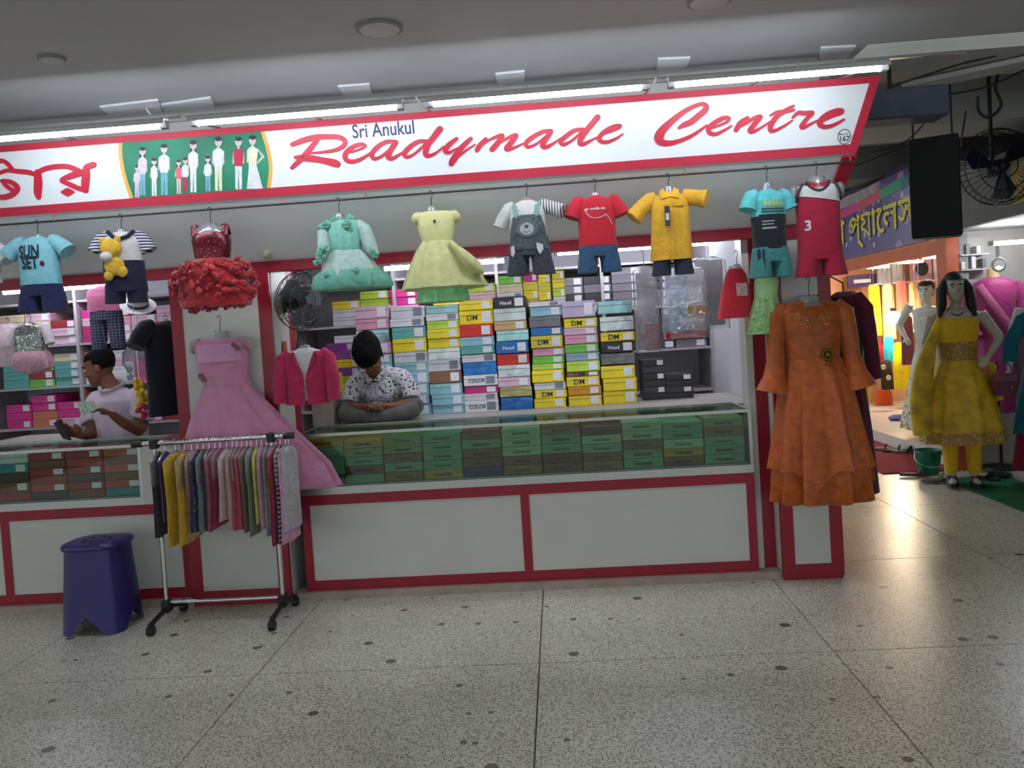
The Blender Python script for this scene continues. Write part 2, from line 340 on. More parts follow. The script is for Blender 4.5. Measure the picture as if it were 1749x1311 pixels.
# red edge of the soffit end and red beam under the soffit
e = MB(); e.prism([(XB - .07, SB.y - .004, SB.z - .008), (XB, SB.y - .004, SB.z - .008), (XI, -0.034, 1.975), (XI - .07, -0.034, 1.975)], (0, -.008, -.010)); sbuild(e, 'soffit_edge', M_signr)
tag(MB().box((-5.6, -0.05, 1.925), (1.70, 0.03, 1.985)).build('trim_6', M_red), kind='structure')
# brush script lettering traced as strokes on the board
Z1, Z2, Z3, Z4, Z5 = (490, 180, .17153), (770, 180, .17153), (1100, 150, .11435), (1270, 150, .11435), (0, 230, .11435)
SCRIPT = [
 ('R', Z1, [[(60,390,46),(180,345,58),(300,318,58),(420,312,52),(520,318,52),(578,350,46),(570,400,44),(500,440,38),(380,463,28),(240,474,14)], [(310,340,46),(262,400,52),(190,490,60),(120,560,50),(55,620,38)], [(90,518,34),(200,522,70),(350,545,62),(470,572,76),(505,585,66)]]),
 ('e', Z1, [[(610,472,18),(700,448,20),(778,412,26),(765,388,32),(700,396,42),(622,440,48),(582,500,52),(606,550,46),(682,556,40),(780,512,30),(852,460,18)]]),
 ('a', Z1, [[(1090,362,36),(1000,362,42),(910,410,46),(852,480,46),(866,528,40),(920,520,30),(1000,462,26),(1080,384,28)], [(1085,372,50),(1040,440,52),(1012,510,56),(1052,528,40),(1120,490,24),(1182,448,18)]]),
 ('d', Z1, [[(1400,357,36),(1310,362,42),(1220,420,48),(1172,480,48),(1196,514,36),(1260,490,26),(1340,424,26),(1400,364,30)], [(1525,238,66),(1460,322,60),(1402,400,56),(1384,480,56),(1414,503,40),(1490,470,25),(1562,410,18)]]),
 ('y', Z2, [[(60,332,36),(-20,396,52),(-52,448,54),(-20,472,36),(40,442,24),(120,400,20),(190,344,26)], [(200,332,42),(110,420,56),(30,535,66),(6,580,54)], [(60,520,26),(150,452,22),(242,390,16)]]),
 ('m', Z2, [[(350,332,36),(292,398,52),(262,446,46)], [(270,432,20),(370,352,26),(470,308,36),(518,302,40),(472,370,56),(412,438,54)], [(420,420,20),(520,352,26),(618,302,36),(655,302,40),(602,370,56),(552,434,48),(620,425,30),(722,378,16)]]),
 ('a', Z2, [[(1000,252,36),(920,262,42),(822,312,46),(752,370,46),(766,413,36),(840,390,26),(920,332,26),(1000,264,28)], [(995,262,50),(950,330,52),(912,400,50),(952,414,40),(1030,372,24),(1092,328,16)]]),
 ('d', Z2, [[(1320,238,36),(1230,252,42),(1142,312,48),(1094,360,46),(1122,388,36),(1190,360,26),(1262,302,26),(1330,244,28)], [(1460,118,60),(1390,202,56),(1312,300,56),(1284,370,52),(1322,384,40),(1400,346,24),(1452,318,16)]]),
 ('e', Z2, [[(1490,292,18),(1590,262,20),(1678,222,26),(1685,200,30),(1620,212,42),(1532,260,46),(1478,320,46),(1494,358,40),(1562,364,35),(1650,326,25),(1712,284,14)]]),
 ('C', Z3, [[(520,598,44),(600,552,80),(700,510,92),(800,430,92),(900,345,92),(925,282,82),(880,246,62),(780,264,62),(600,355,76),(405,505,96),(268,640,122),(222,740,142),(250,806,112),(350,828,84),(500,800,64),(700,720,54),(850,622,42),(930,562,32)]]),
 ('e', Z3, [[(1000,602,30),(1120,562,36),(1245,502,42),(1260,452,52),(1180,454,68),(1054,522,78),(968,600,78),(972,668,66),(1062,692,56),(1180,642,44),(1302,570,30)]]),
 ('n', Z3, [[(1540,452,60),(1432,530,82),(1372,632,70)], [(1390,600,32),(1520,532,42),(1640,452,60),(1740,432,62),(1657,530,78),(1577,640,70),(1640,650,50),(1767,580,34),(1867,510,26)]]),
 ('t', Z4, [[(740,272,40),(640,332,72),(502,420,74),(412,540,78),(396,628,70),(462,638,50),(600,570,40),(722,488,26)], [(398,412,36),(500,362,50),(640,352,56),(742,332,46)]]),
 ('r', Z4, [[(728,442,40),(812,374,60),(900,382,72),(1028,372,56),(952,450,62),(864,568,72),(884,594,56),(960,560,40),(1092,488,26)]]),
 ('e', Z4, [[(1160,502,34),(1300,432,42),(1440,382,46),(1475,338,42),(1400,334,62),(1262,392,82),(1154,480,88),(1136,550,82),(1222,584,62),(1350,550,50),(1490,474,30)]]),
]
BENG = [
 ('ta', Z5, [[(-160,560,60),(-80,470,66),(0,402,70),(62,392,62),(132,440,62),(195,515,60)], [(-160,590,60),(0,572,60),(120,535,60),(300,548,72),(450,564,72),(560,605,62)], [(45,690,56),(132,692,62),(232,742,72),(276,810,72),(200,890,82),(80,930,82),(-60,915,72),(-150,840,66)], [(45,690,50),(122,775,58),(205,830,58)]]),
 ('aa', Z5, [[(575,560,92),(582,700,122),(578,860,112),(590,935,70)]]),
 ('ra', Z5, [[(588,562,72),(680,512,76),(850,477,76),(1020,477,76),(1150,522,76),(1272,585,80)], [(1405,450,92),(1305,492,92),(1296,600,112),(1282,750,112),(1290,832,80)], [(1240,562,92),(1080,612,92),(930,680,58),(1050,740,70),(1180,798,70),(1290,826,66)], [(935,855,30),(1020,855,120),(1108,855,30)]]),
]
M_let = mat('letter_red', (190, 18, 52), 0.4, 0.04, 5)
M_letside = mat('letter_edge', (214, 208, 214), 0.5, 0.02)
for nm, zz, strokes in SCRIPT + BENG:
    mb = MB(); k = 0
    for st in strokes:
        px = [(zz[0] + x*zz[2], zz[1] + y*zz[2], w*zz[2]) for x, y, w in st]
        for poly in stroke2d(px, 5):
            k += 1; of = .010 + (k % 7)*.00006
            top = [on_sign(p[0], p[1], of) for p in poly]; mb.prism(top, SN*-.006)
    sbuild(mb, 'letter', M_let)
# small dark line of text, shop-number roundel
def sign_text(s, cx, cy, size, m, name, off=.0045, bold=0.0, wide=1.0):
    c = on_sign(cx, cy); v, f = text_tris(s, size, bold)
    mb = MB().add([c + Vector((x*wide, 0, 0)) + SU*y + SN*off for x, y, z in v], f); return sbuild(mb, name, m)
M_navy = mat('letter_navy', (52, 50, 92), 0.5, 0.05)
sign_text('Sri Anukul', 655, 222, 0.098, M_navy, 'lettering', bold=.0012, wide=0.8)
M_ink = mat('print_grey', (70, 76, 76), 0.6, 0.05)
cb2 = on_sign(1441.5, 233.5)
mb = MB()
for i in range(28):
    a0, a1 = 2*pi*i/28, 2*pi*(i + 1)/28
    mb.add([cb2 + Vector((r*cos(a), 0, 0)) + SU*(r*1.12*sin(a)) + SN*.0045 for a, r in ((a0, .030), (a1, .030), (a1, .034), (a0, .034))], [(0, 1, 2, 3)])
sbuild(mb, 'roundel', M_ink)
sign_text('167', 1441.5, 237.5, 0.036, M_ink, 'roundel_number', bold=.0012)
sign_text('Shop No', 1440.5, 229, 0.013, M_ink, 'roundel_text', bold=.0004)
# printed family picture
Z6 = (190, 210, .17153)
def z6(x, y, off=0.0): return on_sign(Z6[0] + x*Z6[2], Z6[1] + y*Z6[2], .0035 + off)
Lc = catmull([(122, 150), (112, 300), (150, 520), (232, 770)], 6); Rc = catmull([(1480, 60), (1540, 250), (1572, 450), (1545, 680)], 6)
def clampu(P):
    d = Vector(P) - SB; u = d.dot(SU); return P if 0.04 <= u <= SLEN - .03 else P + SU*(max(0.04, min(SLEN - .03, u)) - u)
mb = MB(); A = [clampu(z6(*p)) for p in Lc]; B = [clampu(z6(*p)) for p in Rc]; n = len(A)
mb.add(A + B, [(i, i + 1, n + i + 1, n + i) for i in range(n - 1)])
m_gr = mat('print_green', (20, 120, 88), 0.5, 0.35, 3.5); pic = sbuild(mb, 'picture_print', m_gr)
for C, w in ((Lc, -38), (Rc, 38)):
    mb = MB(); A = [clampu(z6(*p)) for p in C]; B = [clampu(z6(p[0] + w, p[1])) for p in C]; mb.add(A + B, [(i, i + 1, n + i + 1, n + i) for i in range(n - 1)])
    sbuild(mb, 'gold_rim', mat('print_gold', (214, 160, 70), 0.4, 0.2, 8))
PR = {k: mat('print_' + k, c, 0.55, 0.12, 30) for k, c in dict(skin=(206, 190, 188), hair=(48, 40, 52), w=(222, 226, 232), lav=(206, 196, 222), bl=(120, 170, 190), ye=(222, 226, 196), red=(176, 40, 72), pk=(214, 96, 116), gr=(120, 160, 150)).items()}
FIG = [(260,420,740,'lav','lav',26,0,0),(315,240,720,'lav','bl',32,1,0),(430,350,725,'w','w',28,1,0),(530,210,715,'w','bl',40,0,0),(675,365,705,'pk','skin',26,1,0),(740,345,690,'w','red',28,0,0),(820,175,690,'w','w',36,1,0),(965,330,680,'w','bl',30,1,0),(1070,140,675,'w','ye',42,0,0),(1270,140,660,'red','w',40,0,0),(1410,125,655,'ye','w',40,0,1)]
for i, (cx, y0, y1, top, bot, r, lh, gown) in enumerate(FIG):
    mb = MB(); h_ = y1 - y0; keys = ['skin', 'hair', top, bot]; of = 0.0004 + .0001*i
    hd = min(r*1.25, h_*0.085); hw = hd*.78
    def ell(x, y, rx, ry, k, o): mb.cur = k; flat_poly(mb, [(x + rx*cos(t*pi/8), y + ry*sin(t*pi/8)) for t in range(16)], z6, o)
    def pol(pts, k, o): mb.cur = k; flat_poly(mb, [(cx + a*r, y0 + b*h_) for a, b in pts], z6, o)
    tall = h_ > 400
    sh = 0.24; hip = 0.56; wd_ = 1.35 if tall else 1.1
    if lh: pol([(-.75, .08), (.75, .08), (1.0, .38), (.5, .42), (-.5, .42), (-1.0, .38)], 1, of)
    else: ell(cx, y0 + hd*.85, hw*1.12, hd*.95, 1, of)
    if gown: pol([(-.8, .5), (.8, .5), (2.6, 1.0), (-1.4, 1.0)], 3, of + .00003)
    else:
        pol([(-.85, hip - .03), (.02, hip - .03), (-.1, 1.0), (-.75, 1.0)], 3, of + .00003); pol([(0, hip - .03), (.85, hip - .03), (.9, 1.0), (.2, 1.0)], 3, of + .00003)
    pol([(-.3, .2), (.3, .2), (wd_, sh + .03), (.95, hip), (-.95, hip), (-wd_, sh + .03)], 2, of + .00005)
    pol([(-wd_, sh + .03), (-wd_*.75, sh + .1), (-1.15, .52), (-1.5, .5)], 0, of + .00004)
    if gown: pol([(wd_*.7, sh), (wd_*.95, sh), (3.0, .40), (1.2, .54), (1.1, .50), (2.3, .39)], 0, of + .00006)
    else: pol([(wd_, sh + .03), (wd_*.75, sh + .1), (1.1, .52), (1.45, .5)], 0, of + .00004)
    pol([(-.25, .13), (.25, .13), (.25, .23), (-.25, .23)], 0, of + .00006)
    ell(cx, y0 + hd*1.05, hw, hd, 0, of + .00008)
    ell(cx, y0 + hd*.45, hw*1.02, hd*.5, 1, of + .0001)
    sbuild(mb, 'printed_figure', [PR[k] for k in keys])
# ------------------------------------------------------------------ lamps over the sign
def tube_lamp(name, xa, xb, y, z, label, group, glow, r=0.014, back=0.03, rod=0):
    L_ = xb - xa; t = thing(name, label, 'tube light', ((xa + xb)/2, y, z), 0, group)
    MB().cyl((-L_/2 + .03, 0, 0), (L_/2 - .03, 0, 0), r, 12).build('glowing_tube', glow, t, True)
    if back: MB().box((-L_/2 + .002, r + .004, -.006), (L_/2 - .002, r + .010, .006)).build('batten', mat('batten_white', (225, 225, 225), 0.5, 0.02), t)
    if not back:  # shield added over the tube, shaped to hold its light off the front ceiling
        mb = MB(); pr = [(-.042, -.001), (-.034, .018), (-.016, .030), (.014, .034), (.031, .030)]
        for (y0, z0), (y1, z1) in zip(pr, pr[1:]): mb.add([(-L_/2, y0, z0), (L_/2, y0, z0), (L_/2, y1, z1), (-L_/2, y1, z1), (-L_/2, y0, z0 + .003), (L_/2, y0, z0 + .003), (L_/2, y1, z1 + .003), (-L_/2, y1, z1 + .003)], [(0, 1, 2, 3), (7, 6, 5, 4), (0, 4, 5, 1), (1, 5, 6, 2), (2, 6, 7, 3), (3, 7, 4, 0)])
        mb.build('added_light_shield', mat('batten_white', (225, 225, 225), 0.5, 0.02), t)
    if rod: [MB().cyl((q*L_*.35, r + .007, 0), (q*L_*.35, r + .007, rod), .004, 6).build('hanger_rod', M_alu, t) for q in (-1, 1)]
    for s in (-1, 1): MB().box((s*L_/2, -r, -r), (s*(L_/2 - .03), .02, 0.022)).build('end_cap', mat('cap_grey', (150, 152, 155), 0.5, 0.03), t)
    return t
TY = -0.92; TZ = atY(918, 163, TY).z
LBL = ['glowing tube lamp above the Bengali lettering of the sign', 'glowing tube lamp above the printed family picture', 'glowing tube lamp above the word Readymade', 'glowing tube lamp above the word Centre']
for k, (xa, xb, ym) in enumerate(((-90, 287, 236), (325, 690, 198), (728, 1108, 165), (1140, 1517, 137))):
    A = atY(xa, ym, TY); B = atY(xb, ym, TY)
    tube_lamp('tube_lamp', A.x, B.x, TY, TZ, LBL[k], None, M_tube, 0.014, 0)
for k, px in enumerate((30, 306, 500, 709, 900, 1124, 1330, 1500)):
    X = atY(px, 237 - px*.0795, TY).x; sbuild(MB().tube([(X, TY + .01, TZ + .045), (X, -0.7, TZ + .055), (X, ST.y + .01, ST.z + .004)], .006, 6), 'lamp_arm', M_alu, smooth=True)
t = thing('cable_duct', 'pair of long pale aluminium ducts running along the top of the sign', 'duct', (0, -.50, atY(918, 149, -.50).z))
MB().box((SX0, 0, 0), (2.25, 0.02, 0.014)).build('upper_duct', M_alu, t); MB().box((SX0, -.02, -0.03), (1.78, -0.005, -0.016)).build('lower_duct', M_alu, t)
for k in range(7): MB().box((-3.9 + k*.95, 0.002, -.04), (-3.87 + k*.95, .018, 0)).build('clip', M_alu, t)
# white plates on the ceiling behind the sign
M_plate = mat('plate_white', (232, 234, 236), 0.6, 0.03)
for k, q in enumerate((((170, 184), (270, 172), (280, 196), (200, 207)), ((275, 180), (360, 168), (372, 192), (290, 205)), ((577, 149), (631, 145), (636, 166), (592, 169)), ((846, 128), (896, 123), (896, 143), (850, 148)), ((1124, 102), (1179, 100), (1169, 125), (1121, 129)), ((1402, 83), (1462, 80), (1440, 106), (1398, 108)))):
    P = [atZ(x, y, 2.888) for x, y in q]; P[2] = P[2] + (P[2] - P[1])*1.2; P[3] = P[3] + (P[3] - P[0])*1.2
    for p in P: p.z = 2.888
    o = MB().prism(P, (0, 0, .0125)).build('ceiling_plate', M_plate); tag(o, ['white board plate on ceiling with a cable crossing it', 'wide white board plate on ceiling beside the cable', 'small white plate on ceiling above the first letters of Readymade', 'small white plate on ceiling above the end of Readymade', 'small white plate on ceiling above the start of Centre', 'small white plate on ceiling at the sign end'][k], 'plate')
def round_lamp(px, py, r, label):
    p = atZ(px, py, 2.9); t = thing('ceiling_downlight', label, 'ceiling light', (p.x, p.y, 2.9))
    MB().loft([(0.0, 0, 0, r*1.0, r*1.0), (-.012, 0, 0, r, r), (-.016, 0, 0, r*.9, r*.9)], 32).build('rim', mat('lamp_rim', (140, 140, 140), 0.6, 0.03), t, True)
    MB().loft([(-.014, 0, 0, r*.88, r*.88), (-.019, 0, 0, r*.8, r*.8)], 32).build('diffuser', mat('lamp_diffuser', (196, 196, 192), 0.5, 0.02), t, True)
round_lamp(648, 46, 0.105, 'unlit round ceiling lamp in front of the word Readymade')
round_lamp(1212, -2, 0.10, 'unlit round ceiling lamp in front of the word Centre')
round_lamp(88, 98, 0.06, 'small faint round ceiling fitting in front of the Bengali lettering')
p = atY(459, 432, -.055); t = thing('lamp_holder', 'small white lamp holder on the red beam above the wall fan', 'lamp holder', (p.x, -.052, p.z))
MB().cyl((0, 0, 0), (0, -.02, 0), .026, 16).build('base', M_white, t, True); MB().tube([(0, -.018, 0), (.004, -.05, -.012), (.006, -.065, -.03)], [.017, .018, .014], 12).build('socket', mat('socket_cream', (196, 186, 160), .5), t, True)
# ------------------------------------------------------------------ clothes rail
RY, RZ = -0.44, 2.235
t = thing('clothes_rail', 'long thin steel clothes rail under the sign', 'rail', (0, RY, RZ))
MB().cyl((-4.3, 0, 0), (1.74, 0, 0), 0.0055, 10).build('bar', M_darkmetal, t, True)
for x in (90, 625, 1172, 1455):
    X = atY(x, 330, RY).x
    q = MB(); q.tube([(X, 0, -.002), (X, -.012, .01), (X, 0, .022), (X, .03, .05)], 0.004, 6); q.build('bracket', M_chrome, t, True)
# ================================================================== counters
def part(t, name, a, b, m, r=0.0):
    L = t.location; q = MB(); A = [a[i] - L[i] for i in range(3)]; B = [b[i] - L[i] for i in range(3)]
    (q.rbox(A, B, r) if r else q.box(A, B)); return q.build(name, m, t)
def counter(x0, x1, label, panels, gx1=None):
    """red framed cabinet with white panels and a glass display on top"""
    D = 0.45; gx1 = gx1 or x1
    t = thing('display_counter', label, 'counter', ((x0 + x1)/2, D/2, 0.045))
    zc = 0.61; zg = 0.655; zt = 0.965
    part(t, 'cabinet', (x0 + .01, 0.012, 0.046), (x1 - .01, D, zc - .005), mat('cabinet_inner', (150, 148, 142), .6))
    part(t, 'red_rail', (x0, -.002, 0.046), (x1, .02, 0.105), M_red); part(t, 'red_rail', (x0, -.002, zc - .06), (x1, .02, zc), M_red)
    for a, b in panels:
        part(t, 'panel', (a + .024, 0.004, 0.105), (b - .024, .016, zc - .06), M_white)
    for xx in sorted(set([a for a, b in panels] + [b for a, b in panels])):
        part(t, 'red_stile', (max(x0, xx - .025), -.002, 0.105), (min(x1, xx + .025), .02, zc - .06), M_red)
    part(t, 'base_frame', (x0, -.004, zc), (gx1, D, zg), M_alu)
    for xx in (x0, gx1 - .018):
        for yy in (-.002, D - .018): part(t, 'frame_post', (xx, yy, zg), (xx + .018, yy + .018, zt - .012), M_alu)
    for yy in (-.004, D - .018): part(t, 'frame_rail', (x0, yy, zt - .012), (gx1, yy + .018, zt + .004), M_alu)
    for xx in (x0, gx1 - .018): part(t, 'frame_rail', (xx, .014, zt - .012), (xx + .018, D - .018, zt + .004), M_alu)
    part(t, 'front_glass', (x0 + .018, .003, zg), (gx1 - .018, .006, zt - .012), M_glass)
    part(t, 'top_glass', (x0 + .018, .016, zt - .006), (gx1 - .018, D - .02, zt + .001), M_glass)
    part(t, 'back_board', (x0 + .018, D - .03, zg), (gx1 - .018, D - .02, zt - .012), mat('counter_back', (120, 128, 118), .6))
    part(t, 'display_floor', (x0 + .02, .02, zg), (gx1 - .02, D - .03, zg + .006), mat('counter_shelf', (140, 140, 132), .6))
    return t
counter(-1.385, 1.235, 'long red and white counter with a glass display of green boxes', [(-1.362, -0.075), (-0.075, 1.212)])
lc = counter(-4.6, -2.07, 'red and white counter with a glass display of dark red boxes', [(-4.58, -3.2), (-3.2, -2.095)], -2.33)
part(lc, 'end_cabinet', (-2.33, -.004, 0.61), (-2.07, .45, 0.955), M_white); part(lc, 'end_top', (-2.34, -.01, .955), (-2.06, .45, .97), M_red)
# ------------------------------------------------------------------ garment boxes
BOXC = {'y': (226, 206, 40), 'Y': (206, 192, 60), 'w': (206, 208, 214), 'W': (222, 222, 226), 'b': (40, 110, 180), 'B': (36, 70, 140), 'lb': (140, 186, 204), 't': (96, 168, 164), 'tl': (134, 186, 188),
  'r': (206, 44, 34), 'pk': (214, 150, 176), 'pw': (212, 176, 194), 'mg': (190, 44, 120), 'g': (112, 190, 70), 'lm': (176, 206, 66), 'br': (128, 92, 66), 'tn': (196, 164, 110), 'k': (52, 46, 52), 'li': (186, 172, 200),
  'bg': (140, 166, 186), 'go': (206, 140, 40), 'hp': (214, 50, 140), 'pu': (140, 70, 150), 'gy': (120, 116, 124), 'dg': (62, 62, 70), 'sa': (206, 120, 90), 'cr': (212, 196, 166), 'mr': (150, 40, 56), 'pg': (150, 196, 150)}
FOIL = {'fs': (190, 196, 196), 'fg': (170, 160, 110), 'fd': (110, 106, 108), 'ft': (150, 190, 190), 'fb': (50, 110, 180)}
CNAME = {'y': 'yellow', 'Y': 'mustard yellow', 'w': 'pale grey', 'W': 'white', 'b': 'blue', 'B': 'dark blue', 'lb': 'light blue', 't': 'teal', 'tl': 'pale teal', 'r': 'red', 'pk': 'pink', 'pw': 'pale pink', 'mg': 'magenta', 'g': 'green', 'lm': 'lime', 'br': 'brown', 'tn': 'tan', 'k': 'black', 'li': 'lilac', 'bg': 'blue grey', 'go': 'orange', 'hp': 'hot pink', 'pu': 'purple', 'gy': 'grey', 'dg': 'dark grey', 'sa': 'salmon', 'cr': 'cream', 'mr': 'maroon', 'pg': 'pale green', 'fs': 'silver foil', 'fg': 'gold foil', 'fd': 'dark foil', 'ft': 'teal foil', 'fb': 'blue foil'}
def bmat(k):
    if k in FOIL: return mat('foil_' + k, FOIL[k], 0.22, 0.18, 9, metal=0.75, bump=0.25, bscale=14)
    return mat('carton_' + k, BOXC[k], 0.38, 0.07, 24)
M_stick = mat('sticker_white', (226, 226, 230), 0.5, 0.04, 40); M_inkk = mat('ink_dark', (46, 48, 52), 0.6, 0.05); M_lidw = mat('print_pale', (214, 216, 226), 0.4, 0.1, 40)
_tx = {}
def textmesh(s, size, bold=0.0):
    k = (s, size)
    if k not in _tx: _tx[k] = text_tris(s, size, bold)
    return _tx[k]
def btw(cl, k):
    a = CNAME[cl[k - 1]] if k > 0 else None; b = CNAME[cl[k + 1]] if k + 1 < len(cl) else None
    if a and b: return 'between %s and %s boxes ' % (a, b) if a != b else 'between two %s boxes ' % a
    return 'topmost on a %s box ' % b if b else ('lowest under a %s box ' % a if a else '')
def gbox(x0, x1, y0, y1, z0, z1, c, where, mark=None, jit=0.0, sticker=True, name='garment_box', pos=''):
    w, d, h = x1 - x0, y1 - y0, z1 - z0
    lab = '%s garment box %s%s' % (CNAME[c], pos, where)
    o = MB().rbox((-w/2, -d/2, 0), (w/2, d/2, h - .0008), .0025).build(name, bmat(c), None, False, ((x0 + x1)/2, (y0 + y1)/2, z0), jit)
    tag(o, lab, 'box', '%s boxes %s' % (CNAME[c], where))
    f = -d/2 - .0006
    q = MB().box((-w/2 + .0015, f - .0005, h*.62), (w/2 - .0015, f + .002, h*.66)); q.build('lid_line', mat('lid_shadow', (90, 88, 86), .7), o)
    if sticker:
        q = MB().box((w*.16, f - .0006, h*.14), (w*.42, f, h*.86)); q.build('label_sticker', M_stick if c not in ('W', 'w') else mat('sticker_grey', (120, 124, 140), .5), o)
    if mark:
        v, fc = textmesh(mark, 0.05 if len(mark) < 3 else 0.034, .0008)
        MB().add([(-w*.12 + x, f - .0012, h*.45 + y) for x, y, z in v], fc).build('lettering', M_inkk if c not in ('k', 'b', 'r', 'B') else M_stick, o)
    return o
# tall stacks on the platform behind the counter: pixel rows give the box heights
PLZ = 0.958
plat = MB().box((-1.42, 0.452, 0.9), (1.37, 1.25, PLZ)).box((-1.42, 0.47, 0), (1.37, 1.25, 0.9)).build('seating_platform', mat('platform_top', (178, 172, 164), .6, .1, 5)); tag(plat, 'low white platform behind the glass counter', 'platform')
SA = (450, 430, .2365); SBz = (780, 430, .2365)
SY = 0.86
STACK = [
 (SA, (695, 940), [(385,475,'pw'),(475,550,'pk'),(552,640,'ft'),(640,720,'pk'),(720,790,'tl'),(790,870,'lb'),(870,950,'w'),(950,1030,'lb'),(1030,1100,'bg'),(1100,1165,'lb')]),
 (SA, (945, 1195), [(390,475,'w'),(475,532,'W'),(535,615,'t'),(615,710,'y'),(710,785,'w'),(785,850,'tl'),(850,935,'lb'),(935,1010,'lb'),(1010,1082,'bg'),(1082,1160,'lb')]),
 (SA, (1197, 1437), [(380,440,'ft'),(440,490,'W'),(490,550,'lm'),(550,615,'y'),(615,685,'y'),(685,765,'fs'),(765,848,'w'),(850,932,'br'),(935,1015,'tl'),(1015,1090,'lb'),(1090,1152,'lb')]),
 (SBz, (40, 290), [(350,415,'y'),(415,515,'y','DM'),(515,600,'r'),(600,665,'lb'),(665,722,'t'),(725,780,'W'),(780,868,'fb'),(870,945,'W','COLOR'),(948,1000,'mg'),(1000,1050,'w'),(1050,1130,'W','COLOR')]),
 (SBz, (295, 535), [(320,400,'k','Hood'),(400,490,'fs'),(490,555,'tn'),(555,632,'ft'),(635,718,'b','Hood'),(722,800,'r'),(800,887,'fs'),(890,955,'pw'),(955,1027,'fg'),(1030,1120,'fb')]),
 (SBz, (545, 780), [(355,390,'W'),(390,460,'lb'),(460,540,'fd'),(542,597,'b'),(600,687,'Y','DM'),(690,745,'pk'),(747,800,'g'),(802,845,'lm'),(847,935,'y'),(937,990,'w'),(992,1050,'y','DM'),(1052,1120,'y')]),
 (SBz, (785, 1030), [(350,467,'li'),(475,540,'y','DM'),(542,592,'pw'),(595,657,'pk'),(660,720,'g'),(722,778,'bg'),(780,855,'lm'),(857,890,'br','DM'),(892,960,'y','DM'),(962,1022,'go'),(1025,1102,'y')]),
 (SBz, (1040, 1290), [(350,440,'ft'),(460,562,'fs'),(575,637,'y','DM'),(640,717,'k','Hood'),(722,802,'fd'),(812,900,'y'),(902,990,'y'),(992,1085,'y')]),
]
WH = 'in the tall stacks behind the man in the printed shirt'
WH = 'in the tall stacks'
for ci, (z, (a, b), rows) in enumerate(STACK):
    top = rows[0][0]; bot = rows[-1][1]
    P1 = atY(z[0] + a*z[2], z[1] + bot*z[2], SY); P2 = atY(z[0] + b*z[2], z[1] + bot*z[2], SY)
    xm = z[0] + (a + b)/2*z[2]; zt = atY(xm, z[1] + top*z[2], SY).z; x0, x1 = P1.x + .02, P2.x + .02
    k = (zt - PLZ)/(bot - top)
    cl_ = [r_[2] for r_ in rows]
    for ri, row in enumerate(rows):
        j = rnd.uniform(-.006, .006); z0 = PLZ + (bot - row[1])*k; z1 = PLZ + (bot - row[0])*k
        z0 = max(PLZ, z0)
        gbox(x0 + j, x1 + j - .006, SY + rnd.uniform(-.008, .008), SY + .3, z0, z1 - .0002, row[2], WH, row[3] if len(row) > 3 else None, rnd.uniform(-.015, .015), sticker=row[2] not in FOIL, pos=('marked %s ' % row[3] if len(row) > 3 else '') + btw(cl_, ri))
# close the small gaps the rows leave
for o in [o for o in bpy.data.objects if o.name.startswith('garment_box')]: pass
# second row behind, only its tops show
Z0 = PLZ
for (xa, xb, ytop, cols) in ((795, 846, 484, 'lm pw w y'), (850, 892, 470, 'g cr W br'), (893, 918, 466, 'mg Y y tn'), (919, 940, 468, 'y Y y br'), (942, 964, 462, 'Y y lm w'), (556, 612, 585, 'pu hp y pu y pk')):
    Y2 = 1.19; A = atY(xa, ytop, Y2); B = atY(xb, ytop, Y2); zt = (A.z + B.z)/2; cl = cols.split()
    for k, c in enumerate(cl): 
        if zt - (k + 1)*.062 < PLZ: break
        gbox(A.x, B.x - .004, Y2, Y2 + .2, zt - (k + 1)*.062, zt - k*.062 - .0004, c, 'behind the front stacks', None, 0, k % 2 == 0, pos=btw(cl, k))
    hb = zt - len(cl)*.062
    if hb > PLZ + .03: tag(MB().rbox((A.x, Y2, PLZ), (B.x - .004, Y2 + .2, hb - .0004), .003).build('carton', mat('carton_plain', (160, 126, 88), .7)), 'plain brown carton under the boxes behind the tall front stacks', 'carton', 'plain cartons behind the stacks')
# boxes left of the seated man
for (xa, xb, y0, y1, cols) in ((575, 612, 600, 716, 'pu y pu lm W g r w'), (538, 573, 640, 722, 'Y y go y Y')):
    Y2 = 1.0 if xa > 560 else 0.72; A = atY(xa, y0, Y2); B = atY(xb, y0, Y2); cl = cols.split(); dz = (A.z - PLZ)/len(cl)
    for k, c in enumerate(cl): gbox(A.x, B.x, Y2, Y2 + .18, A.z - (k + 1)*dz, A.z - k*dz - .0004, c, 'beside the pink blazer', None, 0, True, pos=btw(cl, k))
# green boxes inside the glass display
BOXC.update({'g1': (98, 150, 112), 'g2': (112, 140, 84), 'g3': (136, 176, 136), 'b1': (108, 78, 44), 'b2': (122, 96, 50), 'y1': (166, 140, 50), 'm1': (96, 54, 50), 'n1': (52, 62, 100), 'd1': (60, 66, 48)})
CNAME.update({'g1': 'mid green', 'g2': 'olive green', 'g3': 'mint green', 'b1': 'brown', 'b2': 'khaki brown', 'y1': 'ochre', 'm1': 'dark maroon', 'n1': 'navy', 'd1': 'dark olive'})
DISP = ['y1 g1 g1 g1 d1', 'y1 g2 g1 b1 g1', 'g2 g2 b1 g1 b2', 'g1 g1 g1 g1 y1', 'b1 g1 b1 b1 n1', 'g3 g3 g3 b1 b2', 'b2 g1 g1 m1 b1', 'm1 g3 g1 b1 b2', 'g3 g3 b1 g1 g1', 'g1 g1 g3 y1 b1', 'g2 b2 g1 g1 g1']
cw = (1.205 + 1.355)/11
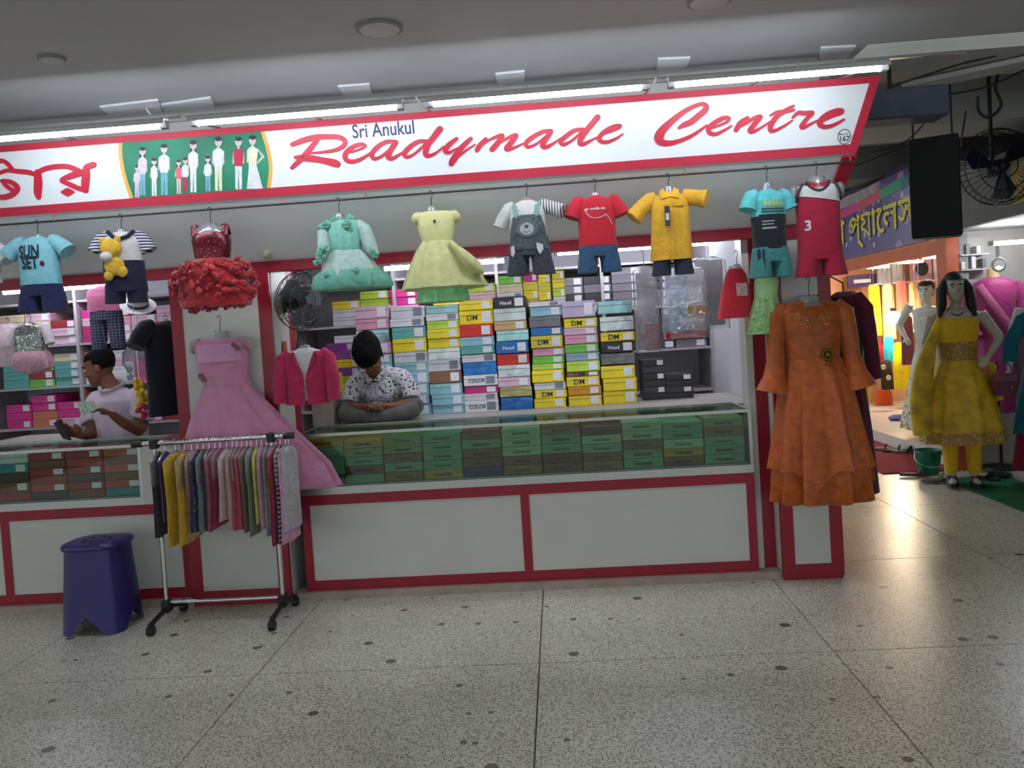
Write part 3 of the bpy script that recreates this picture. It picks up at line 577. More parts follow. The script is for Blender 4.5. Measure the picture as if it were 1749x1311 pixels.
for i, cc in enumerate(DISP):
    x0 = -1.355 + i*cw; hh = rnd.uniform(.050, .0555)
    for k, c in enumerate(reversed(cc.split())):
        z0 = 0.662 + k*hh
        o = gbox(x0 + .002, x0 + cw - .004, .045 + rnd.uniform(-.01, .01), .34, z0, z0 + hh - .0004, c, 'in the long glass display', None, 0, False, pos=btw(cc.split(), 4 - k))
        q = MB(); n = 7
        for m_ in range(n): q.box((-.05 + m_*.0145, -.1475 - .0016 - .003, hh*.3), (-.05 + m_*.0145 + .010, -.14, hh*.3 + .011))
        q.build('lettering', M_inkk, o)
# dark red boxes in the left display
BOXC.update({'x1': (160, 28, 34), 'x2': (180, 62, 40), 'x3': (120, 66, 40), 'x4': (70, 44, 40), 'x5': (190, 90, 60), 'x6': (40, 130, 150)})
CNAME.update({'x1': 'dark red', 'x2': 'brick red', 'x3': 'dull brown', 'x4': 'near black', 'x5': 'rusty', 'x6': 'turquoise'})
for i, cc in enumerate(('w x6 x4 x3 x1', 'x1 x3 x1 x1 x2 x4', 'x1 x2 x1 x4 x1 x3', 'x5 x3 x5 x3 x2 x6', )):
    x0 = -3.28 + i*.232
    cl = cc.split(); hh = .285/len(cl)
    for k, c in enumerate(reversed(cl)):
        gbox(x0, x0 + .226, .045, .34, .662 + k*hh, .662 + (k + 1)*hh - .0004, c, 'in the left glass display', None, 0, k % 2 == 1, pos=btw(cl, len(cl) - 1 - k))
# ------------------------------------------------------------------ shelving at the back
def shelf_unit(x0, x1, zs, label, m):
    t = thing('wall_shelf', label, 'shelving', ((x0 + x1)/2, 2.05, 0))
    for z in zs: part(t, 'shelf_board', (x0, 1.76, z - .018), (x1, BY, z), m)
    n = max(2, int((x1 - x0)/.8)); 
    for k in range(n + 1): X = x0 + (x1 - x0)*k/n; part(t, 'upright', (X - .012, 1.75, 0), (X + .012, BY, 2.2), m)
    return t
M_shelf = mat('shelf_grey', (176, 172, 176), .5, .06, 8)
shelf_unit(-1.93, 1.37, (0.6, 0.95, 1.28, 1.62, 1.97), 'pale wall shelving behind the tall box stacks', M_shelf)
shelf_unit(-4.6, -1.97, (0.6, 0.95, 1.28, 1.62, 1.97), 'pale wall shelving behind the standing man', M_shelf)
def fill(x0, x1, z0, z1, pal, where, bw=.24, bh=.066, lean=False):
    n = max(1, round((x1 - x0)/bw)); w = (x1 - x0)/n; m = max(1, int((z1 - z0)/bh))
    for i in range(n):
        mm = m - rnd.choice((0, 0, 0, 1))
        run = 0; c = None; cl = []
        for k in range(mm):
            if run <= 0: c = rnd.choice(pal); run = rnd.choice((1, 2, 3))
            run -= 1; cl.append(c)
        for k, c in enumerate(cl):
            gbox(x0 + i*w + .003, x0 + (i + 1)*w - .003, 1.78 + rnd.uniform(0, .012), 2.1, z0 + .0006 + k*bh, z0 + (k + 1)*bh - .0004, c, where, None, 0, rnd.random() < .8, pos=btw(cl[::-1], mm - 1 - k))
PKS = ['hp', 'pk', 'pw', 'mg', 'pk', 'hp', 'pw', 'W']; 
wl = 'on the left wall shelves'
ups = [-4.6 + (2.63)*k/3 for k in range(4)]
fill(-4.40, -3.74, 1.62, 1.95, ['cr', 'mr', 'pw', 'W', 'tn'], wl); fill(-4.40, -3.74, 1.28, 1.60, ['t', 'mr', 'g', 'sa', 'cr'], wl); fill(-4.40, -3.74, .95, 1.26, ['sa', 'pw', 'hp', 'cr'], wl)
fill(-3.70, -2.86, 1.62, 1.95, PKS + ['b'], wl); fill(-3.70, -2.86, 1.28, 1.60, PKS + ['sa', 'mr'], wl); fill(-3.70, -2.86, .95, 1.26, ['mr', 'sa', 'hp', 'W', 'r', 'mg'], wl)
fill(-2.83, -2.35, 1.62, 1.95, ['hp', 'mg', 'W'], wl); fill(-2.83, -2.35, 1.28, 1.60, ['W', 'pg', 'mr', 'w'], wl); fill(-2.83, -2.35, .95, 1.26, ['b', 'W', 'B', 'mr'], wl)
wr = 'on the back wall shelves'
fill(-1.62, -0.92, 1.62, 1.95, ['y', 'lm', 'W', 'pw', 'w', 'hp'], wr); fill(-1.62, -1.14, 1.28, 1.60, ['pw', 'W', 'li', 'b', 'w'], wr); fill(-1.62, -1.14, .96, 1.26, ['pu', 'li', 'hp'], wr)
fill(-0.80, 0.12, 1.62, 1.95, ['pk', 'y', 'W', 'w', 'gy', 'dg'], wr)
fill(.18, .62, 1.62, 1.95, ['dg', 'gy', 'W', 'dg'], wr); fill(.62, 1.34, 1.62, 1.95, ['dg', 'gy', 'dg', 'w', 'gy'], wr, .26, .064); fill(.85, 1.34, 1.28, 1.60, ['gy', 'dg', 'gy', 'w'], wr, .26, .064)
# dark boxes and dark chair back at the right end
for (xa, xb, y0, cols) in ((1092, 1132, 615, 'k dg k k dg k'), (1133, 1180, 640, 'k k dg k')):
    Y2 = .98; A = atY(xa, y0, Y2); B = atY(xb, y0, Y2); cl = cols.split(); dz = (A.z - PLZ)/len(cl)
    for k, c in enumerate(cl): gbox(A.x + .015, B.x + .012, Y2, Y2 + .25, A.z - (k + 1)*dz, A.z - k*dz - .0004, c, 'near the bagged shirts', None, 0, k % 2 == 0, pos=btw(cl, k))
# inner tube lamps above the shelves
for xa, xb, ym, lb in ((650, 868, 452, 'inner tube lamp behind the green and cream dresses'), (945, 1228, 423, 'inner tube lamp behind the yellow shirt'), (0, 196, 493, 'inner tube lamp behind the blue sunset shirt')):
    A = atY(xa, ym, 1.6); B = atY(xb, ym, 1.6); tube_lamp('tube_lamp', A.x, B.x, 1.6, (A.z + B.z)/2, lb, None, M_tube2, 0.017, rod=2.28 - (A.z + B.z)/2)
# ================================================================== clothes
def fab(name, col, var=.10, bump=.12, scale=40, rough=.85, sheen=.15): return mat('fabric_' + name, col, rough, var, scale, bump, sheen=sheen, spec=.25, bscale=scale*3)
def ring_at(rings, z):
    for a, b in zip(rings, rings[1:]):
        if b[0] <= z <= a[0]: t = (a[0] - z)/max(1e-6, a[0] - b[0]); return [a[i] + (b[i] - a[i])*t for i in range(5)]
    return list(rings[0][:5]) if z > rings[0][0] else list(rings[-1][:5])
def front(rings, x, z, expo=2.4, off=.003):
    r = ring_at(rings, z); q = min(.98, abs((x - r[1])/r[3])); return r[2] - r[4]*(1 - q**expo)**(1/expo) - off
def decal(t, name, rings, polys, m, expo=2.4, off=.003):
    mb = MB()
    for vs, fs in polys: mb.add([(x, front(rings, x, z, expo, off), z) for x, z in vs], fs)
    return mb.build(name, m, t)
def dpoly(pts): return (pts, [tuple(range(len(pts)))])
def grid(x0, x1, z0, z1, nx=8, nz=2, f=None):
    v = [(x0 + (x1 - x0)*i/nx, z0 + (z1 - z0)*j/nz) for j in range(nz + 1) for i in range(nx + 1)]
    if f: v = [f(*p) for p in v]
    return (v, [(j*(nx + 1) + i, j*(nx + 1) + i + 1, (j + 1)*(nx + 1) + i + 1, (j + 1)*(nx + 1) + i) for j in range(nz) for i in range(nx)])
def disc(cx, cz, rx, rz, n=16): return ([(cx, cz)] + [(cx + rx*cos(2*pi*i/n), cz + rz*sin(2*pi*i/n)) for i in range(n)], [(0, 1 + i, 1 + (i + 1) % n) for i in range(n)])
def dtext(s, cx, cz, size, bold=.001, wide=1.0): v, f = text_tris(s, size, bold); return ([(cx + x*wide, cz + y) for x, y, z in v], f)
def hanger(t, drop=.075, w=.035, m=None):
    """wire hook over the rail and the clear neck of the hanging form"""
    r = .0085
    pth = [(-r*1.2, .006, -.004), (-r, 0, .003), (0, 0, r + .0035), (r, 0, .003), (r*.8, 0, -.015), (0.002, 0, -.03), (0.002, 0, -drop)]
    MB().tube(catmull(pth, 3), .0022, 6).build('hook', M_darkmetal, t, True)
    MB().loft([(-drop + .012, 0, 0, w*.55, w*.5), (-drop + .004, 0, 0, w*.7, w*.6), (-drop - .02, 0, 0, w*.75, w*.65), (-drop - .05, 0, 0, w*1.3, w*.9)], 16).build('neck_form', m or M_plastic, t, True)
def torso(w, L, top, ry=.062, neck=.035, wob=0.0, hem=1.0, k=5, sho=.028):
    """front torso rings from neck to hem: w half width, L length, top z"""
    R = [(top, 0, 0, neck, .03), (top - .008, 0, 0, neck + .012, .036), (top - sho*.55, 0, 0, w*.72, .044), (top - sho, 0, 0, w*.93, ry*.8), (top - sho - .03, 0, 0, w, ry*.95), (top - L*.42, 0, 0, w*.98, ry), (top - L*.72, 0, 0, w*.97*(1 + (hem - 1)*.6), ry*.95, wob*.5, k, .4), (top - L, 0, 0, w*hem, ry*.98, wob, k, .4)]
    return R
def sleeve(t, name, side, w, top, out, down, r0, r1, m, z0=-.045, fw=0.0):
    p = [(side*w*.66, 0, top - .026), (side*(w*.9), -.002, top - .034), (side*(w + out*.5), -.006 - fw*.5, top - .04 - down*.45), (side*(w + out), -.01 - fw, top - .045 - down)]
    return MB().tube(p, [(r0*.85, r0*.85), (r0, r0*1.0), (r0*.98, r0), (r1, r1*1.05)], 16).build(name, m, t, True)
def shorts(t, name, w, z0, L, m, ry=.06, flare=1.06, gap=.006, stripe=None):
    mb = MB(); mb.loft([(z0, 0, 0, w*.93, ry*.95), (z0 - L*.3, 0, 0, w, ry), (z0 - L*.48, 0, 0, w*1.0, ry*.98)], 26, 2.5)
    for s in (-1, 1): mb.loft([(z0 - L*.36, s*w*.49, 0, w*.5, ry*.95), (z0 - L*.6, s*(w*.5 + gap), 0, w*.49, ry*.98), (z0 - L, s*(w*.52*flare + gap), 0, w*.49*flare, ry*1.02)], 20, 2.5)
    o = mb.build(name, m, t, True)
    return o
def at_rail(x, y): return atY(x, y, RY)
def rail_thing(name, px, label, rz=0.0):
    p = atY(px, 378 - px*.0675, RY); return thing(name, label, 'clothing', (p.x, RY, RZ), rz)
def flower(mb, c, r):
    for k in range(5):
        a = 2*pi*k/5 + rnd.random(); mb.ball((c[0] + r*.6*cos(a), c[1] - r*.2, c[2] + r*.6*sin(a)), (r*.55, r*.35, r*.55), 8, 5)
    mb.ball((c[0], c[1] - r*.4, c[2]), r*.4, 8, 5)
# 0 white tee at the frame's left edge
t = rail_thing('hanging_outfit', -38, 'white tee on a clear hanging form at the rail end beside the sunset shirt'); hanger(t)
R = torso(.10, .22, -.085); MB().loft(R, 28, 2.4).build('tee_body', fab('white', (214, 214, 216)), t, True)
for s in (-1, 1): sleeve(t, 'sleeve', s, .10, -.085, .06, .06, .04, .042, fab('white', (214, 214, 216)))
# 1 sunset shirt
m1 = fab('sky_blue', (134, 196, 210)); t = rail_thing('hanging_outfit', 62, 'light blue tee printed SUN SET with navy denim shorts on the rail'); hanger(t)
R = torso(.108, .255, -.078); MB().loft(R, 30, 2.4).build('tee_body', m1, t, True)
for s in (-1, 1): sleeve(t, 'sleeve', s, .108, -.078, .058, .045, .042, .046, m1)
decal(t, 'print_lettering', R, [dtext('SUN', -.018, -.162, .088, .003, .68), dtext('SET', -.018, -.222, .088, .003, .68)], fab('navy_print', (28, 46, 66), .05))
decal(t, 'print_dot', R, [disc(.050, -.226, .011, .014)], fab('plum', (78, 34, 58), .05), off=.004)
d_ = fab('navy_denim', (38, 44, 84), .25, .2, 60); shorts(t, 'denim_shorts', .113, -.318, .155, d_)
# 2 navy and white outfit with soft yellow applique
t = rail_thing('hanging_outfit', 205, 'striped white and navy outfit with a yellow soft applique on the rail', .35); hanger(t, .08)
mw = fab('off_white', (206, 206, 206)); nv = fab('navy', (30, 32, 58)); R = torso(.098, .20, -.085, .066); MB().loft(R, 28, 2.3).build('tee_body', mw, t, True)
st = stripe_mat('navy_stripes', (214, 214, 216), (44, 46, 76), 62, 'Z')
for s in (-1, 1): sleeve(t, 'sleeve', s, .098, -.085, .03, .06, .04, .042, st)
MB().tube([(-.062, -.03, -.085), (-.035, -.058, -.115), (0, -.066, -.128), (.035, -.058, -.115), (.062, -.03, -.085)], .011, 8).build('navy_collar', nv, t, True)
RS = [(-.24, 0, 0, .101, .07), (-.30, 0, 0, .104, .071), (-.40, .01, 0, .1, .07)]; MB().loft(RS, 26, 2.4).build('navy_romper', nv, t, True)
mb = MB()
for s in (-1, 1): mb.loft([(-.36, s*.05, 0, .05, .062), (-.46, s*.056, 0, .05, .06)], 18, 2.4)
mb.build('romper_leg', nv, t, True)
ye = fab('soft_yellow', (222, 180, 60), .15, .5, 50); mb = MB(); mb.ball((-.045, -.078, -.175), (.052, .026, .048), 18, 12); mb.ball((-.082, -.078, -.138), (.017, .012, .02)); mb.ball((-.012, -.076, -.132), (.017, .012, .02)); mb.ball((-.035, -.074, -.27), (.05, .022, .05), 18, 12); mb.ball((.0, -.078, -.30), (.028, .016, .03)); mb.ball((-.066, -.076, -.32), (.024, .016, .026))
ya = mb.build('yellow_applique', ye, t, True)
mb = MB(); mb.ball((-.068, -.098, -.222), (.03, .02, .026), 14, 8); mb.build('applique_muzzle', mw, ya, True)
# 3 red dress
t = rail_thing('hanging_dress', 357, 'dark red sequined party dress with a bushy red feather skirt on the rail', .12); hanger(t, .085, .06)
sq = spot_mat('red_sequins', (84, 14, 28), [((216, 150, 160), 75, .22), ((150, 24, 44), 110, .4), ((50, 10, 20), 90, .35)], rough=.28, metal=.35, keep=.45)
R = [(-.105, 0, 0, .10, .05), (-.16, 0, 0, .1, .066), (-.22, 0, 0, .094, .066), (-.275, 0, 0, .085, .062)]
MB().loft([(-.125, 0, 0, .088, .052)] + R[1:], 26, 2.5).build('sequin_bodice', sq, t, True)
for s in (-1, 1): MB().tube([(s*.075, -.03, -.14), (s*.078, -.012, -.085), (s*.078, .03, -.13)], [(.02, .008)]*3, 8).build('shoulder_strap', sq, t, True)
MB().loft([(-.085, 0, 0, .055, .035), (-.1, 0, 0, .082, .045), (-.13, 0, 0, .086, .05)], 20).build('clear_form', M_plastic, t, True)
fm = mat('red_feather', (170, 20, 36), .8, .35, 26, .7, sheen=.4, bscale=60); rr = random.Random(5); mb = MB()
mb.loft([(-.26, 0, 0, .09, .07), (-.30, 0, 0, .15, .10), (-.38, .0, 0, .18, .12), (-.47, .0, 0, .19, .125), (-.51, 0, 0, .18, .12)], 36, 2.2)
for k in range(300):
    a = rr.uniform(0, 2*pi); u = rr.random(); z = -.27 - .25*u; rad = (.13 + .09*sin(pi*min(1, u*1.1))**.6); x, y = rad*cos(a), rad*.66*sin(a); s = rr.uniform(.012, .03)
    d = Vector((cos(a), sin(a)*.7, rr.uniform(-.8, .7))).normalized(); e = Vector((-sin(a), cos(a), rr.uniform(-.6, .6))).normalized()
    p0 = Vector((x*.9, y*.9, z)); mb.tube([p0, p0 + d*s*.7 + e*s*.3, p0 + d*s*1.3 + e*s*1.1], [(s*.35, s*.8), (s*.75, s*.55), (s*.1, s*.1)], 6)
o = mb.build('feather_skirt', fm, t, True)
# 4 mint dress
t = rail_thing('hanging_dress', 577, 'mint green frilled dress with sheer sleeves on the rail', .1); hanger(t, .082)
mm = fab('mint', (126, 186, 170), .12); ms = fab('mint_sheer', (166, 190, 182), .15); md = fab('mint_deep', (104, 166, 146), .15)
t2 = .02
R = [(-.11, t2, 0, .075, .045), (-.13, t2, 0, .09, .058), (-.2, t2, 0, .09, .066), (-.262, t2, 0, .082, .06)]; MB().loft(R, 26, 2.3).build('bodice', mm, t, True)
MB().loft([(-.25, t2, 0, .085, .064), (-.272, t2, 0, .086, .065)], 26).build('waist_sash', md, t, True)
MB().loft([(-.265, t2, 0, .088, .064, .03, 9, 0), (-.32, t2 + .01, 0, .125, .09, .06, 9, 0), (-.40, t2 + .02, 0, .16, .115, .06, 9, .2)], 54).build('upper_tier', ms, t, True)
MB().loft([(-.37, t2 + .02, 0, .155, .11, .05, 11, 0), (-.40, t2 + .022, 0, .185, .13, .08, 11, 0), (-.455, t2 + .025, 0, .20, .14, .10, 11, .3), (-.468, t2 + .025, 0, .19, .135, .09, 11, .3)], 60).build('lower_tier', md, t, True)
MB().tube([(t2 + .07, 0, -.13), (t2 + .105, -.01, -.16), (t2 + .13, -.02, -.24), (t2 + .155, -.03, -.30)], [(.03, .03), (.038, .034), (.04, .036), (.024, .024)], 14).build('sheer_sleeve', ms, t, True)
MB().tube([(t2 - .07, 0, -.13), (t2 - .105, -.02, -.17), (t2 - .10, -.05, -.25), (t2 - .13, -.05, -.31)], [(.026, .026), (.03, .03), (.034, .03), (.022, .022)], 14).build('sheer_sleeve', ms, t, True)
for x, y, z, r in ((-.08, -.03, -.145, .026), (-.06, -.045, -.13, .02), (.045, -.06, -.135, .024), (.055, -.05, -.165, .02), (.06, -.02, -.1, .02), (-.095, -.07, -.285, .026), (-.075, -.08, -.26, .022), (-.115, -.07, -.32, .022), (.18, -.05, -.30, .02), (.165, -.05, -.285, .018), (-.06, -.15, -.40, .016), (.09, -.15, -.385, .018), (-.02, -.04, -.105, .018)): mb = MB(); flower(mb, (x, y, z), r); mb.build('fabric_flower', md, t, True)
# 5 cream dress
t = rail_thing('hanging_dress', 735, 'pale yellow ball dress with wide tulle skirt on the rail', .1); hanger(t, .08)
mc = fab('cream_satin', (212, 212, 150), .08, .06, 30, .5); mt = fab('cream_tulle', (200, 200, 142), .12, .2, 20)
R = [(-.10, .02, 0, .085, .05), (-.125, .02, 0, .105, .066, .04, 7, 0), (-.19, .02, 0, .095, .068, .03, 7, 0), (-.262, .02, 0, .078, .06)]; MB().loft(R, 30, 2.2).build('satin_bodice', mc, t, True)
for s in (-1, 1): MB().ball((.02 + s*.092, 0, -.128), (.036, .042, .034), 16, 10).build('puff_sleeve', mc, t, True)
MB().loft([(-.25, .02, 0, .082, .062, .03, 9, .3), (-.30, .025, 0, .12, .095, .06, 9, .3), (-.40, .035, 0, .175, .14, .07, 9, .3), (-.492, .045, 0, .215, .165, .08, 9, .4), (-.50, .045, 0, .19, .15, .08, 9, .4)], 54).build('tulle_skirt', mt, t, True)
MB().tube([(.09, -.07, -.27), (.15, -.1, -.34), (.21, -.1, -.41), (.245, -.09, -.43)], [(.012, .03), (.03, .05), (.04, .05), (.012, .03)], 12).build('side_bow', mt, t, True)
MB().loft([(-.47, .03, 0, .12, .10, .06, 10, 0), (-.565, .03, 0, .13, .11, .1, 10, 0)], 50).build('green_petticoat', fab('spring_green', (160, 232, 166), .12), t, True)
MB().ball((.015, -.074, -.155), .007).build('jewel', M_darkmetal, t, True)
# 6 bear dungarees
t = rail_thing('hanging_outfit', 898, 'grey denim dungarees with a teddy face patch over a white tee on the rail', -.08); hanger(t, .07, .05, mat('form_pink', (150, 118, 116), .5))
R = torso(.098, .20, -.075); MB().loft(R, 28, 2.4).build('tee_body', mw, t, True)
sv = stripe_mat('slanted_stripes', (214, 214, 214), (70, 74, 76), 70, 'X', duty=.4)
sleeve(t, 'sleeve', 1, .098, -.075, .085, .03, .036, .04, sv, fw=.02); sleeve(t, 'sleeve', -1, .098, -.075, .05, .085, .036, .036, fab('tee_grey', (190, 196, 190)))
dg = fab('grey_denim', (74, 84, 88), .35, .2, 45); dl = fab('strap_green', (116, 150, 136), .1)
RB = [(-.155, 0, -.006, .07, .062), (-.16, 0, -.006, .082, .066), (-.24, 0, -.006, .094, .068), (-.285, 0, 0, .10, .07), (-.33, 0, 0, .108, .07)]
MB().loft(RB, 28, 2.6).build('bib', dg, t, True)
shorts(t, 'dungaree_shorts', .108, -.27, .185, fab('dark_denim', (56, 64, 68), .3, .2, 45), .068, 1.12)
for s in (-1, 1): MB().tube([(s*.052, -.064, -.165), (s*.058, -.056, -.115), (s*.062, -.02, -.088)], [(.012, .004)]*3, 8).build('strap', dl, t, True)
th = decal(t, 'teddy_head', RB, [disc(0, -.222, .056, .05), disc(-.045, -.178, .016, .016), disc(.042, -.178, .016, .016)], fab('teddy_grey', (96, 104, 104), .1), 2.6, .004)
decal(th, 'teddy_muzzle', RB, [disc(0, -.228, .036, .032)], fab('teddy_pale', (164, 168, 172), .1), 2.6, .006)
decal(th, 'teddy_nose', RB, [disc(0, -.216, .010, .008), disc(-.012, -.242, .003, .003), disc(0, -.245, .003, .003), disc(.012, -.242, .003, .003), disc(-.04, -.178, .006, .006), disc(.038, -.178, .006, .006)], M_inkk, 2.6, .0075)
RD_ = [(-.27, 0, 0, .10, .07), (-.45, 0, 0, .118, .073)]
decal(t, 'white_patch', RD_, [dpoly([(.045, -.30), (.075, -.31), (.078, -.335), (.06, -.36), (.05, -.345), (.044, -.325)]), dpoly([(-.09, -.31), (-.072, -.305), (-.068, -.34), (-.08, -.365), (-.092, -.35)])], mw, 2.6, .008)
# 7 red tee
t = rail_thing('hanging_outfit', 1015, 'red tee with a white smile line and blue denim shorts on the rail', .05); hanger(t, .07)
mr_ = fab('bright_red', (188, 36, 52), .1); R = torso(.098, .255, -.078); MB().loft(R, 28, 2.4).build('tee_body', mr_, t, True)
for s in (-1, 1): sleeve(t, 'sleeve', s, .098, -.078, .03, .06, .042, .044, mr_)
decal(t, 'print_lettering', R, [dtext('go mode on', -.012, -.148, .021, .0006)], mw)
arc = stroke2d([(-.055, -.148, .003), (-.056, -.165, .003), (-.035, -.19, .0035), (0, -.196, .0035), (.032, -.186, .003), (.04, -.178, .003), (.062, -.205, .003), (.072, -.23, .003)], 5)
decal(t, 'print_line', R, [dpoly(p) for p in arc], mw)
shorts(t, 'denim_shorts', .102, -.312, .155, fab('blue_denim', (52, 84, 116), .25, .2, 60))
# 8 yellow shirt
t = rail_thing('hanging_outfit', 1140, 'yellow collared shirt with a dark swing tag and navy shorts on the rail', -.05); hanger(t, .065)
my = fab('golden', (222, 170, 52), .12, .35, 24); R = torso(.10, .345, -.085, .064, .04, .03, 1.08, 7); MB().loft(R, 34, 2.4).build('shirt_body', my, t, True)
sleeve(t, 'sleeve', 1, .10, -.082, .085, .012, .042, .048, my, fw=.02); sleeve(t, 'sleeve', -1, .10, -.085, .085, .075, .042, .046, my, fw=.01)
for s in (-1, 1): MB().prism([(0.002*s, -.052, -.118), (s*.045, -.055, -.128), (s*.05, -.03, -.085), (s*.03, .0, -.062), (s*.018, -.02, -.085)], (0, -.006, .003)).build('collar', my, t)
decal(t, 'placket', R, [grid(-.009, .009, -.13, -.43, 2, 10)], my, off=.006)
decal(t, 'pocket', R, [grid(.02, .07, -.145, -.165, 4, 2)], my, off=.008)
tg = MB().box((-.032, -.085, -.265), (-.006, -.082, -.165)).build('swing_tag', fab('tag_dark', (54, 66, 74), .05), t); MB().box((-.027, -.0862, -.235), (-.011, -.085, -.2)).build('tag_print', mw, tg)
shorts(t, 'navy_shorts', .094, -.36, .145, fab('midnight', (42, 46, 66), .1), .052, 1.08)
# 9 teal and black set
t = rail_thing('hanging_outfit', 1308, 'teal and black sports top with teal shorts on the rail', .2); hanger(t, .085)
tq = fab('aqua', (92, 186, 190), .15); R = torso(.092, .135, -.11, .062); MB().loft(R, 28, 2.3).build('top_yoke', tq, t, True)
for s in (-1, 1): sleeve(t, 'sleeve', s, .092, -.11, .022, .055, .042, .044, tq)
RB = [(-.238, 0, 0, .088, .063), (-.30, 0, 0, .086, .062), (-.41, 0, 0, .084, .06)]; MB().loft(RB, 26, 2.4).build('black_panel', fab('black', (30, 36, 42), .1), t, True)
decal(t, 'chest_print', R, [disc(x, -.185, .009, .015, 10) for x in (-.04, -.02, .0, .02, .04)], fab('print_lime', (180, 200, 120), .1))
decal(t, 'stripe_print', R, [grid(-.06, .06, -.208, -.214, 8, 1), grid(-.06, .06, -.222, -.228, 8, 1)], M_inkk)
decal(t, 'panel_print', RB, [grid(-.06, .0, -.27, -.276, 5, 1), grid(-.06, -.005, -.285, -.291, 5, 1), grid(-.06, .01, -.302, -.312, 5, 1)], fab('print_grey2', (150, 160, 166), .1))
tm = fab('teal', (62, 128, 126), .12); shorts(t, 'teal_shorts', .096, -.40, .15, tm, .062, 1.04)
RS = [(-.40, 0, 0, .096, .062), (-.55, 0, 0, .105, .064)]
decal(t, 'side_stripe', RS, [grid(-.088, -.076, -.41, -.545, 1, 6), grid(-.068, -.058, -.41, -.545, 1, 6)], fab('stripe_navy', (36, 38, 70), .1), 2.5, .005)
# 10 crimson jersey
t = rail_thing('hanging_outfit', 1393, 'crimson sleeveless jersey with white yoke and crimson shorts on the rail', -.12); hanger(t, .07, .06)
cr_ = fab('crimson', (158, 30, 58), .1); R = torso(.108, .335, -.085, .062, .05); MB().loft(R, 30, 2.4).build('jersey_body', cr_, t, True)
decal(t, 'white_yoke', R, [grid(-.095, .10, -.105, -.20, 10, 6, lambda x, z: (x, max(z, -.158 - .2*(x + .095)) if z < -.12 else z - max(0, .028 - abs(x)*.45)))], mw, 2.4, .004)
MB().tube(catmull([(-.055, -.03, -.088), (-.04, -.055, -.118), (0, -.064, -.138), (.04, -.055, -.118), (.055, -.03, -.088)], 4), .006, 8).build('neck_trim', M_inkk, t, True)
for s in (-1, 1): MB().tube(catmull([(s*.075, -.035, -.095), (s*.098, -.05, -.14), (s*.108, -.03, -.185), (s*.112, .02, -.16)], 4), .006, 8).build('arm_trim', M_inkk, t, True)
decal(t, 'side_print', R, [dtext('3', -.06, -.31, .07, .002)], mw)
for s in (-1, 1): MB().ball((s*.112, 0, -.135), (.022, .03, .04)).build('clear_shoulder', M_plastic, t, True)
shorts(t, 'crimson_shorts', .11, -.40, .16, cr_, .064, 1.1)
# ------------------------------------------------------------------ gowns on the pillars
def wall_hook(px, py, Y): return atY(px, py, Y)
p = wall_hook(375, 548, -.12); t = thing('hanging_gown', 'long pale pink satin gown on a hanger against the wide pillar', 'clothing', (p.x, -.125, p.z + .02)); hanger(t, .09, .06)
pk = fab('satin_pink', (196, 130, 160), .08, .2, 14, .42, .3)
R = [(-.12, .0, 0, .13, .05), (-.15, 0, 0, .155, .065), (-.23, 0, 0, .15, .075, .02, 5, 0), (-.32, .01, 0, .135, .075), (-.385, .02, 0, .13, .072)]
MB().loft(R, 34, 2.3).build('bodice', pk, t, True)
decal(t, 'bodice_panel', R, [grid(-.12, .13, -.15, -.25, 10, 4)], fab('satin_lilac', (206, 146, 186), .06, .1, 14, .35), 2.3, .006)
MB().loft([(-.38, .02, 0, .132, .068, .01, 8, 0), (-.44, .025, 0, .16, .07, .06, 11, 0), (-.56, .05, 0, .23, .072, .11, 11, .2), (-.70, .09, 0, .305, .074, .14, 11, .3), (-.86, .14, 0, .39, .074, .17, 11, .4), (-.99, .16, 0, .42, .072, .18, 11, .5), (-1.0, .16, 0, .38, .066, .18, 11, .5)], 72, 2.1).build('skirt', pk, t, True)
for x, z in ((.10, -.16), (.12, -.18), (-.105, -.325), (-.09, -.345)): mb = MB(); flower(mb, (x, -.06, z), .016); mb.build('flower_trim', fab('rose_trim', (150, 96, 112), .1), t, True)
for s in (-1, 1): MB().tube([(s*.11, -.02, -.13), (s*.15, -.01, -.145), (s*.172, 0, -.19)], [(.02, .02), (.028, .028), (.014, .014)], 10).build('cap_sleeve', fab('sheer_pink', (176, 140, 150), .1), t, True)
p = wall_hook(1376, 480, -.12); t = thing('hanging_gown', 'long burnt orange layered gown with gold brooch on the corner pillar', 'clothing', (p.x, -.16, p.z + .01)); hanger(t, .10, .085)
og = mat('orange_brocade', (174, 82, 8), .38, .25, 26, .2, detail=5, bscale=70, sheen=.2); ob = mat('orange_lining', (126, 54, 16), .7)
R = [(-.118, 0, 0, .09, .04), (-.135, 0, 0, .15, .06), (-.165, 0, 0, .178, .075), (-.25, 0, 0, .165, .085), (-.36, 0, 0, .15, .085), (-.44, 0, 0, .148, .082)]
MB().loft(R, 36, 2.3).build('bodice', og, t, True)
MB().loft([(-.43, 0, 0, .15, .084, .01, 9, 0), (-.60, .01, -.01, .18, .10, .06, 9, 0), (-.85, .015, -.02, .205, .11, .12, 9, .2), (-1.05, .02, -.02, .225, .12, .16, 9, .3), (-1.20, .02, -.02, .235, .12, .18, 9, .4), (-1.21, .02, -.02, .21, .105, .18, 9, .4)], 72, 2.2).build('under_skirt', og, t, True)
rings = [(-.43, 0, -.004, .153, .088, .01, 9, 0), (-.60, .01, -.018, .186, .108, .07, 9, 0), (-.85, .015, -.028, .216, .122, .13, 9, .2), (-1.02, .02, -.03, .238, .132, .17, 9, .3)]
mb = MB(); mb.loft(rings, 72, 2.2, cap=False); n = 72
for i in range(n): # hanging points of the upper layer
    a = 2*pi*i/n; v = mb.v[3*n + i]; mb.v[3*n + i] = (v[0]*1.02, v[1], v[2] - .10*max(0, cos(3*a - .5)))
